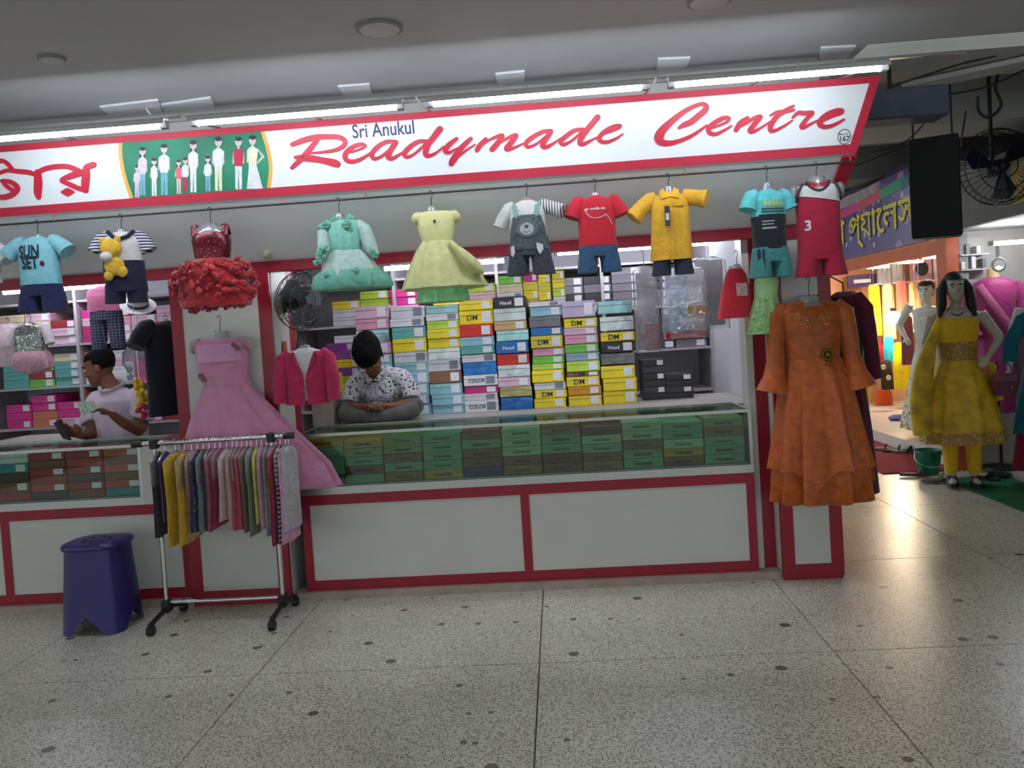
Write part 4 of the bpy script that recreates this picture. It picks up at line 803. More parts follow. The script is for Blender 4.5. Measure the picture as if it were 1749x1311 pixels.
mb.build('over_skirt', og, t, True)
for s in (-1, 1):
    MB().tube([(s*.135, 0, -.15), (s*.178, -.005, -.19), (s*.195, -.02, -.32), (s*.20, -.03, -.42), (s*.215, -.04, -.52), (s*.235, -.045, -.60)], [(.045, .045), (.055, .052), (.048, .048), (.045, .045), (.06, .055), (.085, .07)], 18).build('bell_sleeve', og, t, True)
for x, z in ((-.085, -.20), (-.05, -.215), (.04, -.215), (.075, -.20), (-.07, -.235), (.06, -.24)): decal(t, 'gold_embroidery', R, [disc(x, z, .022, .018, 10)], spot_mat('gold_sequin', (150, 84, 36), [((226, 190, 130), 160, .35), ((120, 60, 30), 140, .4)], rough=.3, metal=.5), 2.3, .004)
mb = MB(); c = (.055, -.098, -.41)
for k in range(12): a = 2*pi*k/12; mb.ball((c[0] + .026*cos(a), c[1], c[2] + .026*sin(a)), (.009, .006, .009), 8, 5)
mb.ball(c, (.016, .01, .016)); mb.ball((.055, -.098, -.46), (.007, .005, .02)); mb.ball((.04, -.098, -.455), (.006, .005, .016)); mb.build('brooch', mat('antique_gold', (120, 92, 40), .35, .3, 80, metal=.7), t, True)
# ------------------------------------------------------------------ other clothes round the openings
p = atY(1255, 432, -.06); t = thing('hanging_outfit', 'red sleeveless child top with white chest print hung sideways by the white upright', 'clothing', (p.x, -.09, p.z), .45); hanger(t, .075, .03)
R = [(-.09, -.01, 0, .04, .03), (-.12, -.01, 0, .055, .045), (-.2, -.015, 0, .085, .05), (-.36, -.03, 0, .105, .055)]; rm = fab('coral_red', (206, 48, 62), .08)
MB().loft(R, 26, 2.4).build('top_body', rm, t, True); decal(t, 'chest_print', R, [grid(-.05, .025, -.17, -.24, 6, 4)], spot_mat('print_white', (222, 200, 200), [((200, 70, 80), 90, .35)], keep=.6), 2.4, .003)
for s in (-1, 1): MB().tube([(s*.03 - .01, -.025, -.115), (s*.03 - .01, 0, -.08), (s*.03 - .01, .025, -.115)], .009, 8).build('strap', mw, t, True)
p = atY(1306, 462, -.1); t = thing('hanging_dress', 'light green patterned child dress below the teal shorts', 'clothing', (p.x, -.13, p.z), .25); hanger(t, .03, .025)
gm = spot_mat('green_print', (150, 200, 130), [((210, 226, 190), 60, .3), ((110, 160, 96), 40, .3), ((226, 214, 160), 80, .25)], keep=.6); R = [(-.03, 0, 0, .06, .04), (-.06, 0, 0, .068, .05), (-.14, -.01, 0, .062, .05), (-.155, -.01, 0, .064, .05)]
MB().loft(R, 24, 2.2).build('bodice', fab('pale_green', (170, 212, 150), .1), t, True); MB().loft([(-.15, -.01, 0, .066, .052, .03, 8, 0), (-.24, -.015, 0, .088, .065, .07, 8, 0), (-.345, -.02, 0, .102, .075, .09, 8, .2)], 48).build('skirt', gm, t, True)
p = atY(515, 578, -.02); t = thing('hanging_jacket', 'deep pink child blazer over a white vest hung beside the wall fan', 'clothing', (p.x + .03, -.06, p.z), .12); hanger(t, .05, .04)
bz = fab('raspberry', (178, 44, 84), .12, .2, 30); R = torso(.125, .33, -.055, .07, .04, .02)
MB().loft([(r[0], r[1], r[2] + .004) + tuple(r[3:5]) for r in torso(.112, .30, -.055, .06, .04)], 26, 2.4).build('white_vest', mw, t, True)
for s in (-1, 1):
    v = [(s*.012, -.05), (s*.02, -.10)] ; 
    g = grid(0, 1, 0, 1, 6, 12, lambda a, b: (s*((.006 + .05*max(0, 1 - b*2.2)) + a*(.118 - .05*max(0, 1 - b*2.2)) - .0), -.075 - b*.30))
    decal(t, 'front_panel', R, [g], bz, 2.4, .006)
    lp = dpoly([(s*.055, -.08), (s*.075, -.09), (s*.07, -.14), (s*.014, -.21)]); decal(t, 'lapel', R, [lp], fab('raspberry_dark', (150, 34, 70), .1), 2.4, .011)
    MB().tube([(s*.09, 0, -.085), (s*.128, -.01, -.115), (s*.15, -.03, -.24), (s*.15, -.05, -.36)], [(.035, .035), (.042, .042), (.04, .04), (.036, .036)], 14).build('sleeve', bz, t, True)
mb = MB(); [mb.ball((s*.008, -.078, z), (.005, .003, .005), 8, 4) for s in (1,) for z in (-.24, -.28)]; mb.build('button', M_black, t)
p = atY(285, 540, .12); t = thing('hanging_jacket', 'black shirt hung sideways against the left edge of the wide pillar', 'clothing', (p.x, .10, p.z), 1.1); hanger(t, .03, .03)
R = torso(.15, .56, -.03, .07, .03, .03); MB().loft(R, 28, 2.4).build('shirt_body', fab('ink', (22, 22, 34), .1), t, True); sleeve(t, 'sleeve', -1, .15, -.03, .07, .10, .05, .05, fab('ink', (22, 22, 34)))
p = atY(178, 492, .3); t = thing('hanging_outfit', 'pink tee with dark checked trousers hung above the standing man', 'clothing', (p.x, .3, p.z + .08)); hanger(t, .06, .03)
R = torso(.115, .16, -.065, .055); MB().loft(R, 26, 2.4).build('tee_body', fab('candy_pink', (206, 120, 156), .1), t, True)
ck = stripe_mat('navy_check', (48, 52, 78), (120, 124, 150), 55, 'XZ', duty=.18); mb = MB(); mb.loft([(-.22, 0, 0, .10, .055), (-.28, 0, 0, .105, .058)], 24)
for s in (-1, 1): mb.loft([(-.27, s*.052, 0, .052, .052), (-.42, s*.06, 0, .045, .046), (-.46, s*.062, 0, .042, .044)], 18)
mb.build('checked_trousers', ck, t, True)
p = atY(50, 540, .3); t = thing('hanging_dress', 'silver sequined top with pale pink frilly shorts hung in the left bay', 'clothing', (p.x, .3, p.z)); hanger(t, .05, .03)
sv2 = spot_mat('silver_sequin', (120, 124, 122), [((226, 230, 226), 70, .35), ((60, 84, 70), 60, .35), ((190, 176, 90), 90, .25)], rough=.25, metal=.5, keep=.6)
R = torso(.10, .18, -.045, .055); MB().loft(R, 26, 2.4).build('sequin_top', sv2, t, True); MB().loft([(-.22, 0, 0, .1, .06), (-.27, 0, 0, .13, .08, .06, 9, 0), (-.33, 0, 0, .12, .075, .06, 9, 0), (-.36, 0, 0, .06, .05)], 40).build('frilly_shorts', fab('frill_pink', (206, 160, 176), .2), t, True)
for s in (-1, 1): sleeve(t, 'sleeve', s, .10, -.045, .03, .09, .03, .03, fab('sheer_grey', (190, 184, 188), .1))
p = atY(5, 545, .3); t = thing('hanging_dress', 'pale pink ruffled baby dress at the edge of the left bay', 'clothing', (p.x, .34, p.z)); hanger(t, .03, .03); MB().loft([(-.03, 0, 0, .05, .04), (-.07, 0, 0, .09, .06, .08, 7, 0), (-.12, 0, 0, .12, .08, .08, 7, .4), (-.2, 0, 0, .1, .07, .05, 7, 0), (-.3, 0, 0, .11, .07, .05, 7, .3)], 40).build('ruffled_body', fab('baby_pink', (206, 184, 192), .15), t, True)
# hats on the stand in the left bay
p = atY(236, 523, .25); t = thing('sun_hat', 'white sun hat with a wide tilted brim above the standing man', 'hat', (p.x, .25, p.z)); t.rotation_euler = (.5, .35, 0)
MB().loft([(.0, 0, 0, .10, .10), (.008, 0, 0, .105, .105), (.012, 0, 0, .06, .06), (.05, 0, 0, .055, .055), (.065, 0, 0, .035, .035)], 28).build('brim_and_crown', fab('hat_white', (222, 222, 222), .06), t, True); MB().loft([(.012, 0, 0, .0615, .0615), (.028, 0, 0, .060, .060)], 28).build('band', fab('hat_stripe', (60, 62, 84), .3), t, True)
p = atY(236, 600, .38); t = thing('bagged_hat', 'pink hat in a crinkled clear bag hung beside the standing man', 'hat', (p.x, .38, p.z))
MB().loft([(-.06, 0, 0, .085, .075), (-.02, 0, 0, .085, .075), (.02, 0, 0, .07, .06), (.045, 0, 0, .03, .03)], 24).build('cap_crown', fab('lilac_pink', (196, 160, 186), .2), t, True); MB().loft([(-.16, 0, 0, .05, .04, .06, 7, 0), (-.07, 0, 0, .10, .085, .06, 7, 0), (0, 0, 0, .095, .08, .06, 7, 0), (.06, 0, 0, .03, .03, .06, 7, 0)], 36).build('clear_bag', M_film, t, True)
MB().tube([(0, .02, .05), (0, .02, 2.282 - p.z)], .002, 6).build('string', M_chrome, t)
p = atY(236, 668, .12); t = thing('garland', 'short yellow and red flower garland beside the standing man', 'garland', (p.x, .14, p.z)); mb = MB(); rr = random.Random(3)
for k in range(26): mb.ball((rr.uniform(-.03, .03), rr.uniform(-.02, .02), .07 - k*.006), rr.uniform(.012, .018), 8, 5)
mb.build('yellow_petals', fab('marigold', (222, 176, 40), .25), t, True); mb = MB(); [mb.ball((rr.uniform(-.02, .03), rr.uniform(-.02, .02), -.09 - k*.01), rr.uniform(.012, .02), 8, 5) for k in range(8)]; mb.build('red_petals', fab('petal_red', (176, 40, 60), .2), t, True)
MB().tube([(0, 0, .06), (0, 0, 2.282 - p.z)], .002, 6).build('string', M_chrome, t)
# shirts in clear plastic covers behind the yellow shirt
def bagged(px0, px1, py0, py1, Y, cols, label, top=None):
    A = atY(px0, py0, Y); B = atY(px1, py1, Y); cx = (A.x + B.x)/2; w = (B.x - A.x)/2; z0 = A.z; L = A.z - B.z
    t = thing('bagged_garment', label, 'clothing', (cx, Y, z0)); k = len(cols)
    for i, (c, x0, x1, za, zb) in enumerate(cols): MB().rbox((-w + 2*w*x0, -.012 - .003*i, -L*zb), (-w + 2*w*x1, .012 + .002*i, -L*za), .006).build('folded_cloth', fab('bag_%d_%d_%d' % c, c, .06), t)
    MB().loft([(0, 0, 0, w*.4, .01), (-L*.06, 0, 0, w, .028, .05, 6, 0), (-L*.5, 0, 0, w*1.03, .034, .05, 6, .5), (-L, 0, 0, w*1.04, .03, .05, 6, 1)], 40, 3).build('clear_cover', M_film, t, True)
    MB().tube([(0, 0, .0), (0, 0, 2.282 - z0)], .002, 6).build('hook', M_chrome, t)
bagged(1080, 1128, 455, 600, .36, [((150, 146, 156), .1, .9, .08, .6), ((150, 60, 90), .35, .95, .68, .98)], 'grey garment in a crinkled clear cover beside the bagged blue shirt')
bagged(1128, 1210, 458, 575, .29, [((222, 224, 228), .08, .92, .02, .55), ((172, 196, 222), .12, .6, .1, .9), ((206, 208, 206), .5, .95, .5, .88), ((206, 150, 50), .55, .98, .55, .68), ((178, 40, 60), .02, .95, .9, 1.0)], 'pale blue shirt in a clear cover under the yellow shirt')
bagged(1180, 1245, 440, 560, .5, [((120, 120, 126), .1, .9, .05, .95)], 'grey garment in a clear cover behind the red top')
# ================================================================== rolling rack and its clothes
t = thing('garment_rack', 'chrome rolling garment rack packed with small clothes beside the pink gown', 'rack', (-1.755, -.30, 0))
BZ = 1.003
MB().cyl((-.43, 0, BZ), (.42, 0, BZ), .012, 12).build('top_bar', M_chrome, t, True)
for s, x in ((-1, -.33), (1, .33)):
    MB().cyl((x, 0, .09), (x, 0, BZ), .0125, 12).build('post', M_chrome, t, True)
    MB().rbox((x - .022, -.022, BZ - .03), (x + .022, .022, BZ + .022), .006).build('corner_joint', M_black, t)
    MB().tube([(x, -.19, .055), (x, 0, .085), (x, .19, .055)], .014, 10).build('foot_bar', M_black, t, True)
    MB().rbox((x - .022, -.03, .06), (x + .022, .03, .13), .006).build('foot_joint', M_black, t)
    for y in (-.19, .19):
        cs = MB().cyl((x - .016, y, .026), (x + .016, y, .026), .026, 16).build('castor', M_black, t, True); MB().rbox((x - .011, y - .014, .03), (x + .011, y + .014, .065), .003).build('castor_fork', M_black, cs)
for s in (-1, 1): MB().tube([(s*.40, 0, BZ), (s*.455, 0, BZ)], .018, 10).build('end_sleeve', M_black, t, True)
MB().cyl((-.33, 0, .115), (.33, 0, .115), .010, 10).build('lower_bar', M_chrome, t, True)
RACK = [(268, 915, (48, 44, 52), 'charcoal', .17), (280, 890, (66, 40, 84), 'purple', .15), (298, 928, (196, 158, 40), 'mustard yellow', .2), (314, 926, (206, 172, 52), 'bright yellow', .2), (326, 912, (212, 170, 140), 'peach', .15), (336, 905, (58, 62, 84), 'slate blue patterned', .18), (346, 905, (96, 110, 104), 'grey green', .17), (356, 905, (80, 60, 92), 'violet', .15), (366, 900, (170, 84, 106), 'dusty rose', .19), (375, 895, (150, 50, 80), 'berry', .17), (386, 885, (196, 176, 170), 'cream', .19), (396, 900, (186, 150, 152), 'blush', .18), (404, 902, (150, 60, 70), 'brick', .17), (412, 900, (170, 76, 92), 'rose red', .18), (421, 905, (120, 104, 84), 'khaki', .17), (428, 912, (130, 136, 130), 'ash grey', .17), (438, 890, (190, 196, 96), 'lime', .19), (446, 900, (196, 148, 166), 'light pink', .18), (455, 912, (128, 132, 140), 'steel grey', .17), (463, 918, (206, 128, 60), 'orange', .16), (470, 926, (150, 40, 74), 'crimson', .19), (478, 926, (196, 176, 184), 'striped white', .17), (487, 924, (190, 130, 162), 'mauve pink', .18), (492, 905, (160, 156, 158), 'silver', .16)]
for i, (px, py, c, nm, dep) in enumerate(RACK):
    dep *= .75; p = atY(px, 750, -.30); zb = atY(px, py, -.30).z; L = BZ - zb
    g = thing('rack_garment', '%s child garment hanging on the rolling rack' % nm, 'clothing', (p.x, -.30, BZ + .012), rnd.uniform(-.10, .14))
    MB().tube(catmull([(0, -.012, -.006), (0, -.01, .004), (0, 0, .008), (0, .01, .0), (0, .004, -.03), (0, 0, -.06)], 3), .0022, 6).build('hook', M_chrome, g, True)
    MB().tube([(0, -dep*.85, -.105), (0, -dep*.4, -.075), (0, 0, -.06), (0, dep*.4, -.075), (0, dep*.85, -.105)], .006, 6).build('hanger_arms', M_plastic, g, True)
    m = stripe_mat('rack_stripes', (206, 200, 206), (50, 50, 70), 40, 'Z') if nm.startswith('striped') else (spot_mat('rack_pattern', c, [((140, 140, 160), 60, .3), ((30, 32, 44), 50, .3)]) if 'pattern' in nm else fab('rack_%d' % i, c, .16, .25, 24))
    mid = .0165 + rnd.uniform(-.002, .002)
    R = [(-.068, 0, 0, .008, .03), (-.082, 0, 0, .016, dep*.55), (-.11, 0, 0, mid*.8, dep*.9), (-.2, 0, 0, mid, dep*.85, .08, 5, i), (-L*.6, 0, 0, mid*1.05, dep*.8, .12, 5, i), (-L, rnd.uniform(-.006, .006), 0, mid*1.1, dep*.88, .16, 5, i)]
    MB().loft(R, 30).build('cloth', m, g, True)
    if i % 3 == 0: MB().loft([(-.07, 0, 0, .012, .03), (-.10, 0, 0, mid + .004, dep*.93), (-L*.45, 0, 0, mid + .008, dep*.9)], 22).build('clear_cover', M_film, g, True)
# ------------------------------------------------------------------ plastic stool
t = thing('plastic_stool', 'dark blue plastic stool beside the rolling rack', 'stool', (-2.452, -.30, 0)); bl = mat('blue_plastic', (36, 28, 98), .35, .08, 5, spec=.5)
MB().loft([(.455, 0, 0, .165, .15), (.47, 0, 0, .17, .155), (.483, 0, 0, .162, .148), (.487, 0, 0, .14, .125)], 40, 3.2).build('seat', bl, t, True)
mb = MB(); n = 48; rg = []
for z, k in ((.456, .150), (.36, .156), (.2, .168), (.10, .176)): rg.append((z, 0, 0, k, k*.93))
mb.loft(rg, n, 3.6, cap=False); base = 3*n
for i in range(n):
    a = 2*pi*i/n; arch = max(0, cos(2*a))**.7 if True else 0; v = mb.v[base + i]; corner = abs(sin(2*a)); zz = .0 if corner > .55 else .0 + .10*(1 - corner/.55)
    mb.v[base + i] = (v[0]*1.03, v[1]*1.03, zz)
mb.build('body', bl, t, True)
mb = MB(); [mb.cyl((cos(k*pi/4)*.07, sin(k*pi/4)*.065, .484), (cos(k*pi/4)*.07, sin(k*pi/4)*.065, .4885), .012, 10) for k in range(8)]
mb.build('vent_holes', mat('blue_dark', (24, 18, 66), .6), t, kind='stuff')
# ------------------------------------------------------------------ wall fan on the pillar's side
t = thing('wall_fan', 'black wall fan with round wire cage on the side of the wide pillar', 'fan', (-1.452, .14, 1.76))
MB().rbox((0.002, -.04, -.07), (.03, .04, .07), .006).build('wall_plate', M_black, t)
MB().tube([(.02, 0, 0), (.06, -.02, .03), (.09, -.05, .02)], .016, 10).build('neck', M_black, t, True)
fx = Vector((.13, -.10, -.01)); ax = Vector((.82, -.55, -.12)).normalized(); U_ = ax.cross(Vector((0, 0, 1))).normalized(); V_ = U_.cross(ax)
MB().tube([fx - ax*.11, fx - ax*.06, fx - ax*.0], [.05, .062, .045], 18).build('motor_housing', M_black, t, True)
def circ(r, d, n=36): return [fx + ax*d + U_*(r*cos(2*pi*i/n)) + V_*(r*sin(2*pi*i/n)) for i in range(n + 1)]
cage = MB()
for r, d in ((.175, .02), (.165, .05), (.12, .065), (.06, .07), (.165, -.01), (.11, -.025)): cage.tube(circ(r, d), .003, 5)
for k in range(28):
    a = 2*pi*k/28; e = U_*cos(a) + V_*sin(a); cage.tube([fx + ax*.07 + e*.03, fx + ax*.062 + e*.12, fx + ax*.02 + e*.175, fx - ax*.02 + e*.12], .0016, 4)
cage.build('wire_cage', M_darkmetal, t, True)
for k in range(3):
    a = 2*pi*k/3 + .4; e = U_*cos(a) + V_*sin(a); f_ = U_*cos(a + .9) + V_*sin(a + .9); g_ = U_*cos(a + .5) + V_*sin(a + .5)
    MB().prism([fx + ax*.015 + e*.03, fx + ax*.005 + e*.145, fx + ax*.015 + g_*.155, fx + ax*.03 + f_*.13, fx + ax*.03 + f_*.03], ax*.003).build('blade', mat('fan_blade', (74, 84, 92), .35), t)
MB().tube([fx + ax*.0, fx + ax*.04], [.03, .022], 14).build('hub', M_black, t, True)
MB().tube(catmull([(.03, .02, -.05), (.06, .05, -.16), (.03, .1, -.3), (.02, .12, -.5)], 4), .004, 6).build('cord', M_black, t, True)
# carton and small notice by the blazer
tag(MB().rbox((-1.44, .50, PLZ), (-1.30, .70, PLZ + .24), .004).build('carton', mat('grey_board', (150, 142, 132), .7)), 'tall grey open carton standing under the pink blazer', 'carton')
o = MB().box((-1.4585, .08, 1.34), (-1.4565, .16, 1.50)).build('wall_notice', mat('notice_navy', (52, 46, 70), .5, .2, 30)); tag(o, 'small dark and red notice stuck on the side of the wide pillar', 'notice'); MB().box((-1.457, .085, 1.46), (-1.4545, .155, 1.52)).build('notice_header', mat('notice_red', (170, 60, 50), .5), o)
# ================================================================== people
SKIN = mat('skin_brown', (122, 78, 58), .5, .10, 14); HAIR = mat('hair_black', (12, 11, 12), .75, .3, 90, .8, spec=.15, bscale=260)
def remesh(mb, name, m, parent, voxel, smooth=3):
    o = mb.build(name + '_tmp', m); r = o.modifiers.new('r', 'REMESH'); r.mode = 'VOXEL'; r.voxel_size = voxel; s = o.modifiers.new('s', 'SMOOTH'); s.iterations = smooth; s.factor = .5
    dg = bpy.context.evaluated_depsgraph_get(); me = bpy.data.meshes.new_from_object(o.evaluated_get(dg)); bpy.data.objects.remove(o)
    me.name = name; me.polygons.foreach_set('use_smooth', [True]*len(me.polygons)); me.materials.clear(); me.materials.append(m)
    q = bpy.data.objects.new(name, me); COL.objects.link(q); q.parent = parent; return q
HEADR = [(-.118, -.052, .022, .022), (-.108, -.045, .036, .036), (-.09, -.032, .05, .056), (-.06, -.018, .06, .074), (-.02, -.006, .067, .088), (.02, .004, .072, .095), (.055, .008, .072, .096), (.085, .010, .064, .085), (.105, .012, .046, .062), (.117, .012, .018, .024)]
def head(mb, M, k=1.0):
    s = len(mb.v); mb.loft([(z, 0, cy, rx, ry) for z, cy, rx, ry in HEADR], 24)
    mb.loft([(.022, 0, -.086, .007, .008), (-.01, 0, -.094, .010, .012), (-.03, 0, -.10, .015, .016), (-.038, 0, -.094, .013, .012)], 10)     # nose
    mb.ball((0, -.078, -.062), (.024, .018, .007), 10, 6); mb.ball((0, -.078, -.073), (.021, .017, .007), 10, 6)                       # lips
    mb.ball((0, -.072, -.102), (.022, .018, .014), 10, 6); mb.ball((0, -.083, .032), (.05, .012, .010), 12, 6)                          # chin, brow
    for q in (-1, 1):
        mb.ball((q*.073, .012, -.008), (.010, .02, .03), 10, 6); mb.ball((q*.042, -.062, -.03), (.02, .02, .016), 10, 6)
    mb.xf(M @ Matrix.Scale(k, 4), s)
def face_parts(t, M, k=1.0, eye=(235, 232, 228)):
    S = M @ Matrix.Scale(k, 4)
    for q in (-1, 1):
        MB().ball((q*.031, -.083, .004), (.013, .007, .007), 10, 6).xf(S).build('eye', mat('eye_white', eye, .3), t, True)
        MB().ball((q*.031, -.0885, .004), (.0055, .003, .0062), 8, 5).xf(S).build('pupil', mat('pupil_dark', (20, 16, 16), .2), t, True)
        MB().tube([(q*.014, -.095, .024), (q*.032, -.094, .030), (q*.05, -.083, .024)], [.003, .0045, .002], 6).xf(S).build('eyebrow', HAIR, t, True)
def hair_cap(t, M, k=1.0, low=-.02, front=.062, grow=1.10, m=None, tuft=0.0, seed=1):
    r = random.Random(seed); n = 28; R = []
    vs = []; zs = [z for z, *_ in HEADR]
    for z, cy, rx, ry in HEADR:
        for i in range(n):
            a = 2*pi*i/n; g = grow + r.uniform(-.012, .02) + tuft*r.random(); vs.append((rx*g*cos(a), cy + .004 + ry*g*sin(a), z*1.04 + .006 + (tuft*.15*r.random() if z > .05 else 0)))
    fs = []
    for j in range(len(HEADR) - 1):
        for i in range(n):
            a = 2*pi*(i + .5)/n; z = (zs[j] + zs[j + 1])/2; fr = -sin(a)   # 1 at the face
            lim = low + (front - low)*max(0, min(1, (fr + .15)/.5))
            if z > lim: fs.append((j*n + i, j*n + (i + 1) % n, (j + 1)*n + (i + 1) % n, (j + 1)*n + i))
    fs.append(tuple((len(HEADR) - 1)*n + i for i in range(n)))
    return MB().add(vs, fs).xf(M @ Matrix.Scale(k, 4)).build('hair', m or HAIR, t, True)
def hand(mb, W_, F, N, side=1, k=1.0, curl=.6, thumb=1):
    """palm and five bent fingers: wrist W_, finger direction F, palm normal N (the way fingers curl)"""
    W_ = Vector(W_); F = Vector(F).normalized(); N = Vector(N); N = (N - F*N.dot(F)).normalized(); S = F.cross(N)*side
    mb.tube([W_ - F*.02, W_ + F*.02*k, W_ + F*.055*k, W_ + F*.085*k], [(.024*k, .02*k), (.030*k, .017*k), (.038*k, .016*k), (.036*k, .013*k)], 14, up=N)
    for j, (o, l) in enumerate(((-.028, .066), (-.0095, .074), (.0095, .07), (.027, .055))):
        p = W_ + F*.080*k + S*o*k; d = F.copy(); P = [p - F*.012]; 
        for q in range(3):
            ang = curl*(.55 + .35*q); d = (F*cos(ang) + N*sin(ang)).normalized() if q == 0 else (d*cos(curl*.8) + (N*F.dot(d) - F*N.dot(d))*sin(curl*.8)).normalized()
            P.append(P[-1] + d*l*k*(.42, .32, .26)[q])
        mb.tube(P, [.0088*k, .0088*k, .008*k, .0065*k], 8)
    p = W_ + F*.025*k - S*.026*k*thumb; d = (F*.6 - S*.75*thumb + N*.35).normalized(); mb.tube([p, p + d*.03*k, p + (d*.5 + F*.6 + N*.2).normalized()*.055*k + d*.005], [.012*k, .0105*k, .0075*k], 8)
def limb(mb, pts, rad, n=14): mb.tube(catmull([tuple(p) + (r,) for p, r in zip(pts, rad)], 4) and [q[:3] for q in catmull([tuple(p) + (r,) for p, r in zip(pts, rad)], 4)], [q[3] for q in catmull([tuple(p) + (r,) for p, r in zip(pts, rad)], 4)], n)
# ---- seated man
pc = atY(652, 700, .62); man = thing('person', 'person in a white shirt with dark print seated cross-legged bowing over the counter', 'person', (pc.x, .68, PLZ))
HM = Matrix.Translation((-.03, -.18, .44)) @ Matrix.Rotation(RD(58), 4, 'X') @ Matrix.Rotation(RD(-8), 4, 'Y')
mb = MB(); head(mb, HM, 1.0)
limb(mb, [(-.02, -.03, .27), (-.025, -.09, .335), (-.03, -.14, .40)], [.06, .052, .05])                       # neck
limb(mb, [(0, .10, .06), (0, .06, .16), (0, .0, .25), (-.01, -.04, .30)], [.115, .115, .12, .09])
for s in (-1, 1):
    limb(mb, [(s*.13, -.03, .275), (s*.19, -.05, .20), (s*.20, -.08, .115)], [.048, .042, .036])
    limb(mb, [(s*.20, -.08, .115), (s*.13, -.17, .10), (s*.055, -.22, .115)], [.036, .032, .023])
hand(mb, (-.055, -.22, .115), (.9, -.25, .1), (.1, -.2, -1), 1, .95, .7, 1); hand(mb, (.055, -.22, .115), (-.9, -.25, .1), (-.1, -.2, -1), -1, .95, .7, 1)
for s in (-1, 1):
    limb(mb, [(s*.08, .08, .07), (s*.20, -.07, .085), (s*.24, -.12, .08)], [.075, .056, .046]); limb(mb, [(s*.24, -.12, .075), (s*.08, -.19, .055), (-s*.06, -.185, .045)], [.045, .040, .032])
    limb(mb, [(-s*.06, -.185, .042), (-s*.14, -.20, .035)], [.034, .024])
remesh(mb, 'body', SKIN, man, .005, 3)
hair_cap(man, HM, 1.0, -.06, .028, 1.20, tuft=.13); face_parts(man, HM)
shp = spot_mat('printed_shirt', (206, 206, 212), [((58, 58, 76), 46, .36), ((120, 110, 126), 62, .3), ((40, 40, 56), 80, .28)], keep=.55, rough=.85)
mb = MB(); limb(mb, [(0, .10, .05), (0, .06, .16), (0, .0, .25), (-.01, -.05, .305)], [.140, .140, .142, .085], 20)
for s in (-1, 1): limb(mb, [(s*.05, -.02, .285), (s*.135, -.03, .275), (s*.195, -.05, .20), (s*.206, -.075, .14)], [.06, .066, .060, .060], 16)
remesh(mb, 'shirt', shp, man, .008, 2)
mb = MB()
for s in (-1, 1): mb.prism([(-.02 + s*.004, -.148, .275), (-.02 + s*.055, -.125, .33), (-.02 + s*.07, -.08, .345), (-.02 + s*.045, -.15, .265)], (0, -.006, .004))
mb.build('shirt_collar', shp, man)
mb = MB()
for s in (-1, 1): limb(mb, [(s*.07, .09, .07), (s*.20, -.07, .09), (s*.245, -.125, .085)], [.09, .068, .056], 16); limb(mb, [(s*.245, -.12, .075), (s*.08, -.20, .055), (-s*.03, -.195, .045)], [.055, .050, .04], 16)
remesh(mb, 'trousers', mat('grey_trousers', (96, 94, 92), .85, .2, 14, .2), man, .009, 2)
tag(MB().loft([(PLZ + .09, pc.x, .47, .02, .02), (PLZ + .10, pc.x, .468, .05, .03, .1, 5, 0), (PLZ + .125, pc.x, .47, .055, .032, .1, 5, 0), (PLZ + .14, pc.x, .47, .02, .015)], 24).build('cloth_bundle', spot_mat('bundle_print', (170, 168, 166), [((40, 40, 46), 50, .35), ((214, 212, 210), 60, .3)], keep=.6), None, True), 'small grey and black cloth held by the seated person', 'cloth')
# ---- standing man in profile
pc = atY(203, 700, .6); man = thing('person', 'person in a pale pink polo standing at the left counter counting banknotes', 'person', (pc.x, .60, 0))
HM = Matrix.Translation((-.10, -.01, 1.425)) @ Matrix.Rotation(RD(-82), 4, 'Z') @ Matrix.Rotation(RD(12), 4, 'X')
mb = MB(); head(mb, HM, 1.0)
limb(mb, [(-.01, 0, 1.24), (-.045, 0, 1.30), (-.075, 0, 1.36)], [.062, .054, .052])
mb.loft([(1.26, -.01, 0, .09, .075), (1.20, 0, 0, .165, .10), (1.08, .005, 0, .16, .115), (.95, .01, 0, .15, .12), (.84, .01, 0, .16, .12), (.78, .01, 0, .15, .11)], 24)
for s in (-1, 1): limb(mb, [(s*.08, 0, .84), (s*.085, 0, .5), (s*.085, .01, .12), (s*.085, 0, .05)], [.09, .068, .045, .045]); limb(mb, [(s*.085, .03, .04), (s*.085, -.10, .035), (s*.085, -.16, .03)], [.038, .038, .026])
limb(mb, [(.14, -.01, 1.21), (.18, -.05, 1.10), (.185, -.09, 1.0)], [.05, .046, .04]); limb(mb, [(.185, -.09, 1.0), (.15, -.20, 1.06), (.10, -.26, 1.13)], [.04, .034, .024])
limb(mb, [(-.12, -.01, 1.21), (-.15, -.06, 1.09), (-.14, -.10, .995)], [.05, .046, .04]); limb(mb, [(-.14, -.10, .995), (-.135, -.17, 1.0), (-.13, -.235, 1.005)], [.038, .033, .024])
hand(mb, (.10, -.26, 1.13), (-.75, -.3, .45), (-.3, -.3, -.8), 1, .95, .55, 1); hand(mb, (-.13, -.235, 1.005), (-.45, -.5, .35), (-.6, .3, .6), 1, .95, .5, 1)
remesh(mb, 'body', SKIN, man, .0055, 3); hair_cap(man, HM, 1.0, -.03, .055, 1.05, seed=4); face_parts(man, HM)
polo = mat('polo_pink', (206, 190, 204), .85, .06, 20, .25, bscale=16)
mb = MB(); mb.loft([(1.285, -.02, 0, .075, .066), (1.255, -.012, 0, .115, .088), (1.20, 0, 0, .182, .118), (1.08, .005, 0, .178, .132), (.95, .01, 0, .17, .136), (.84, .01, 0, .182, .138), (.74, .01, 0, .186, .138)], 28)
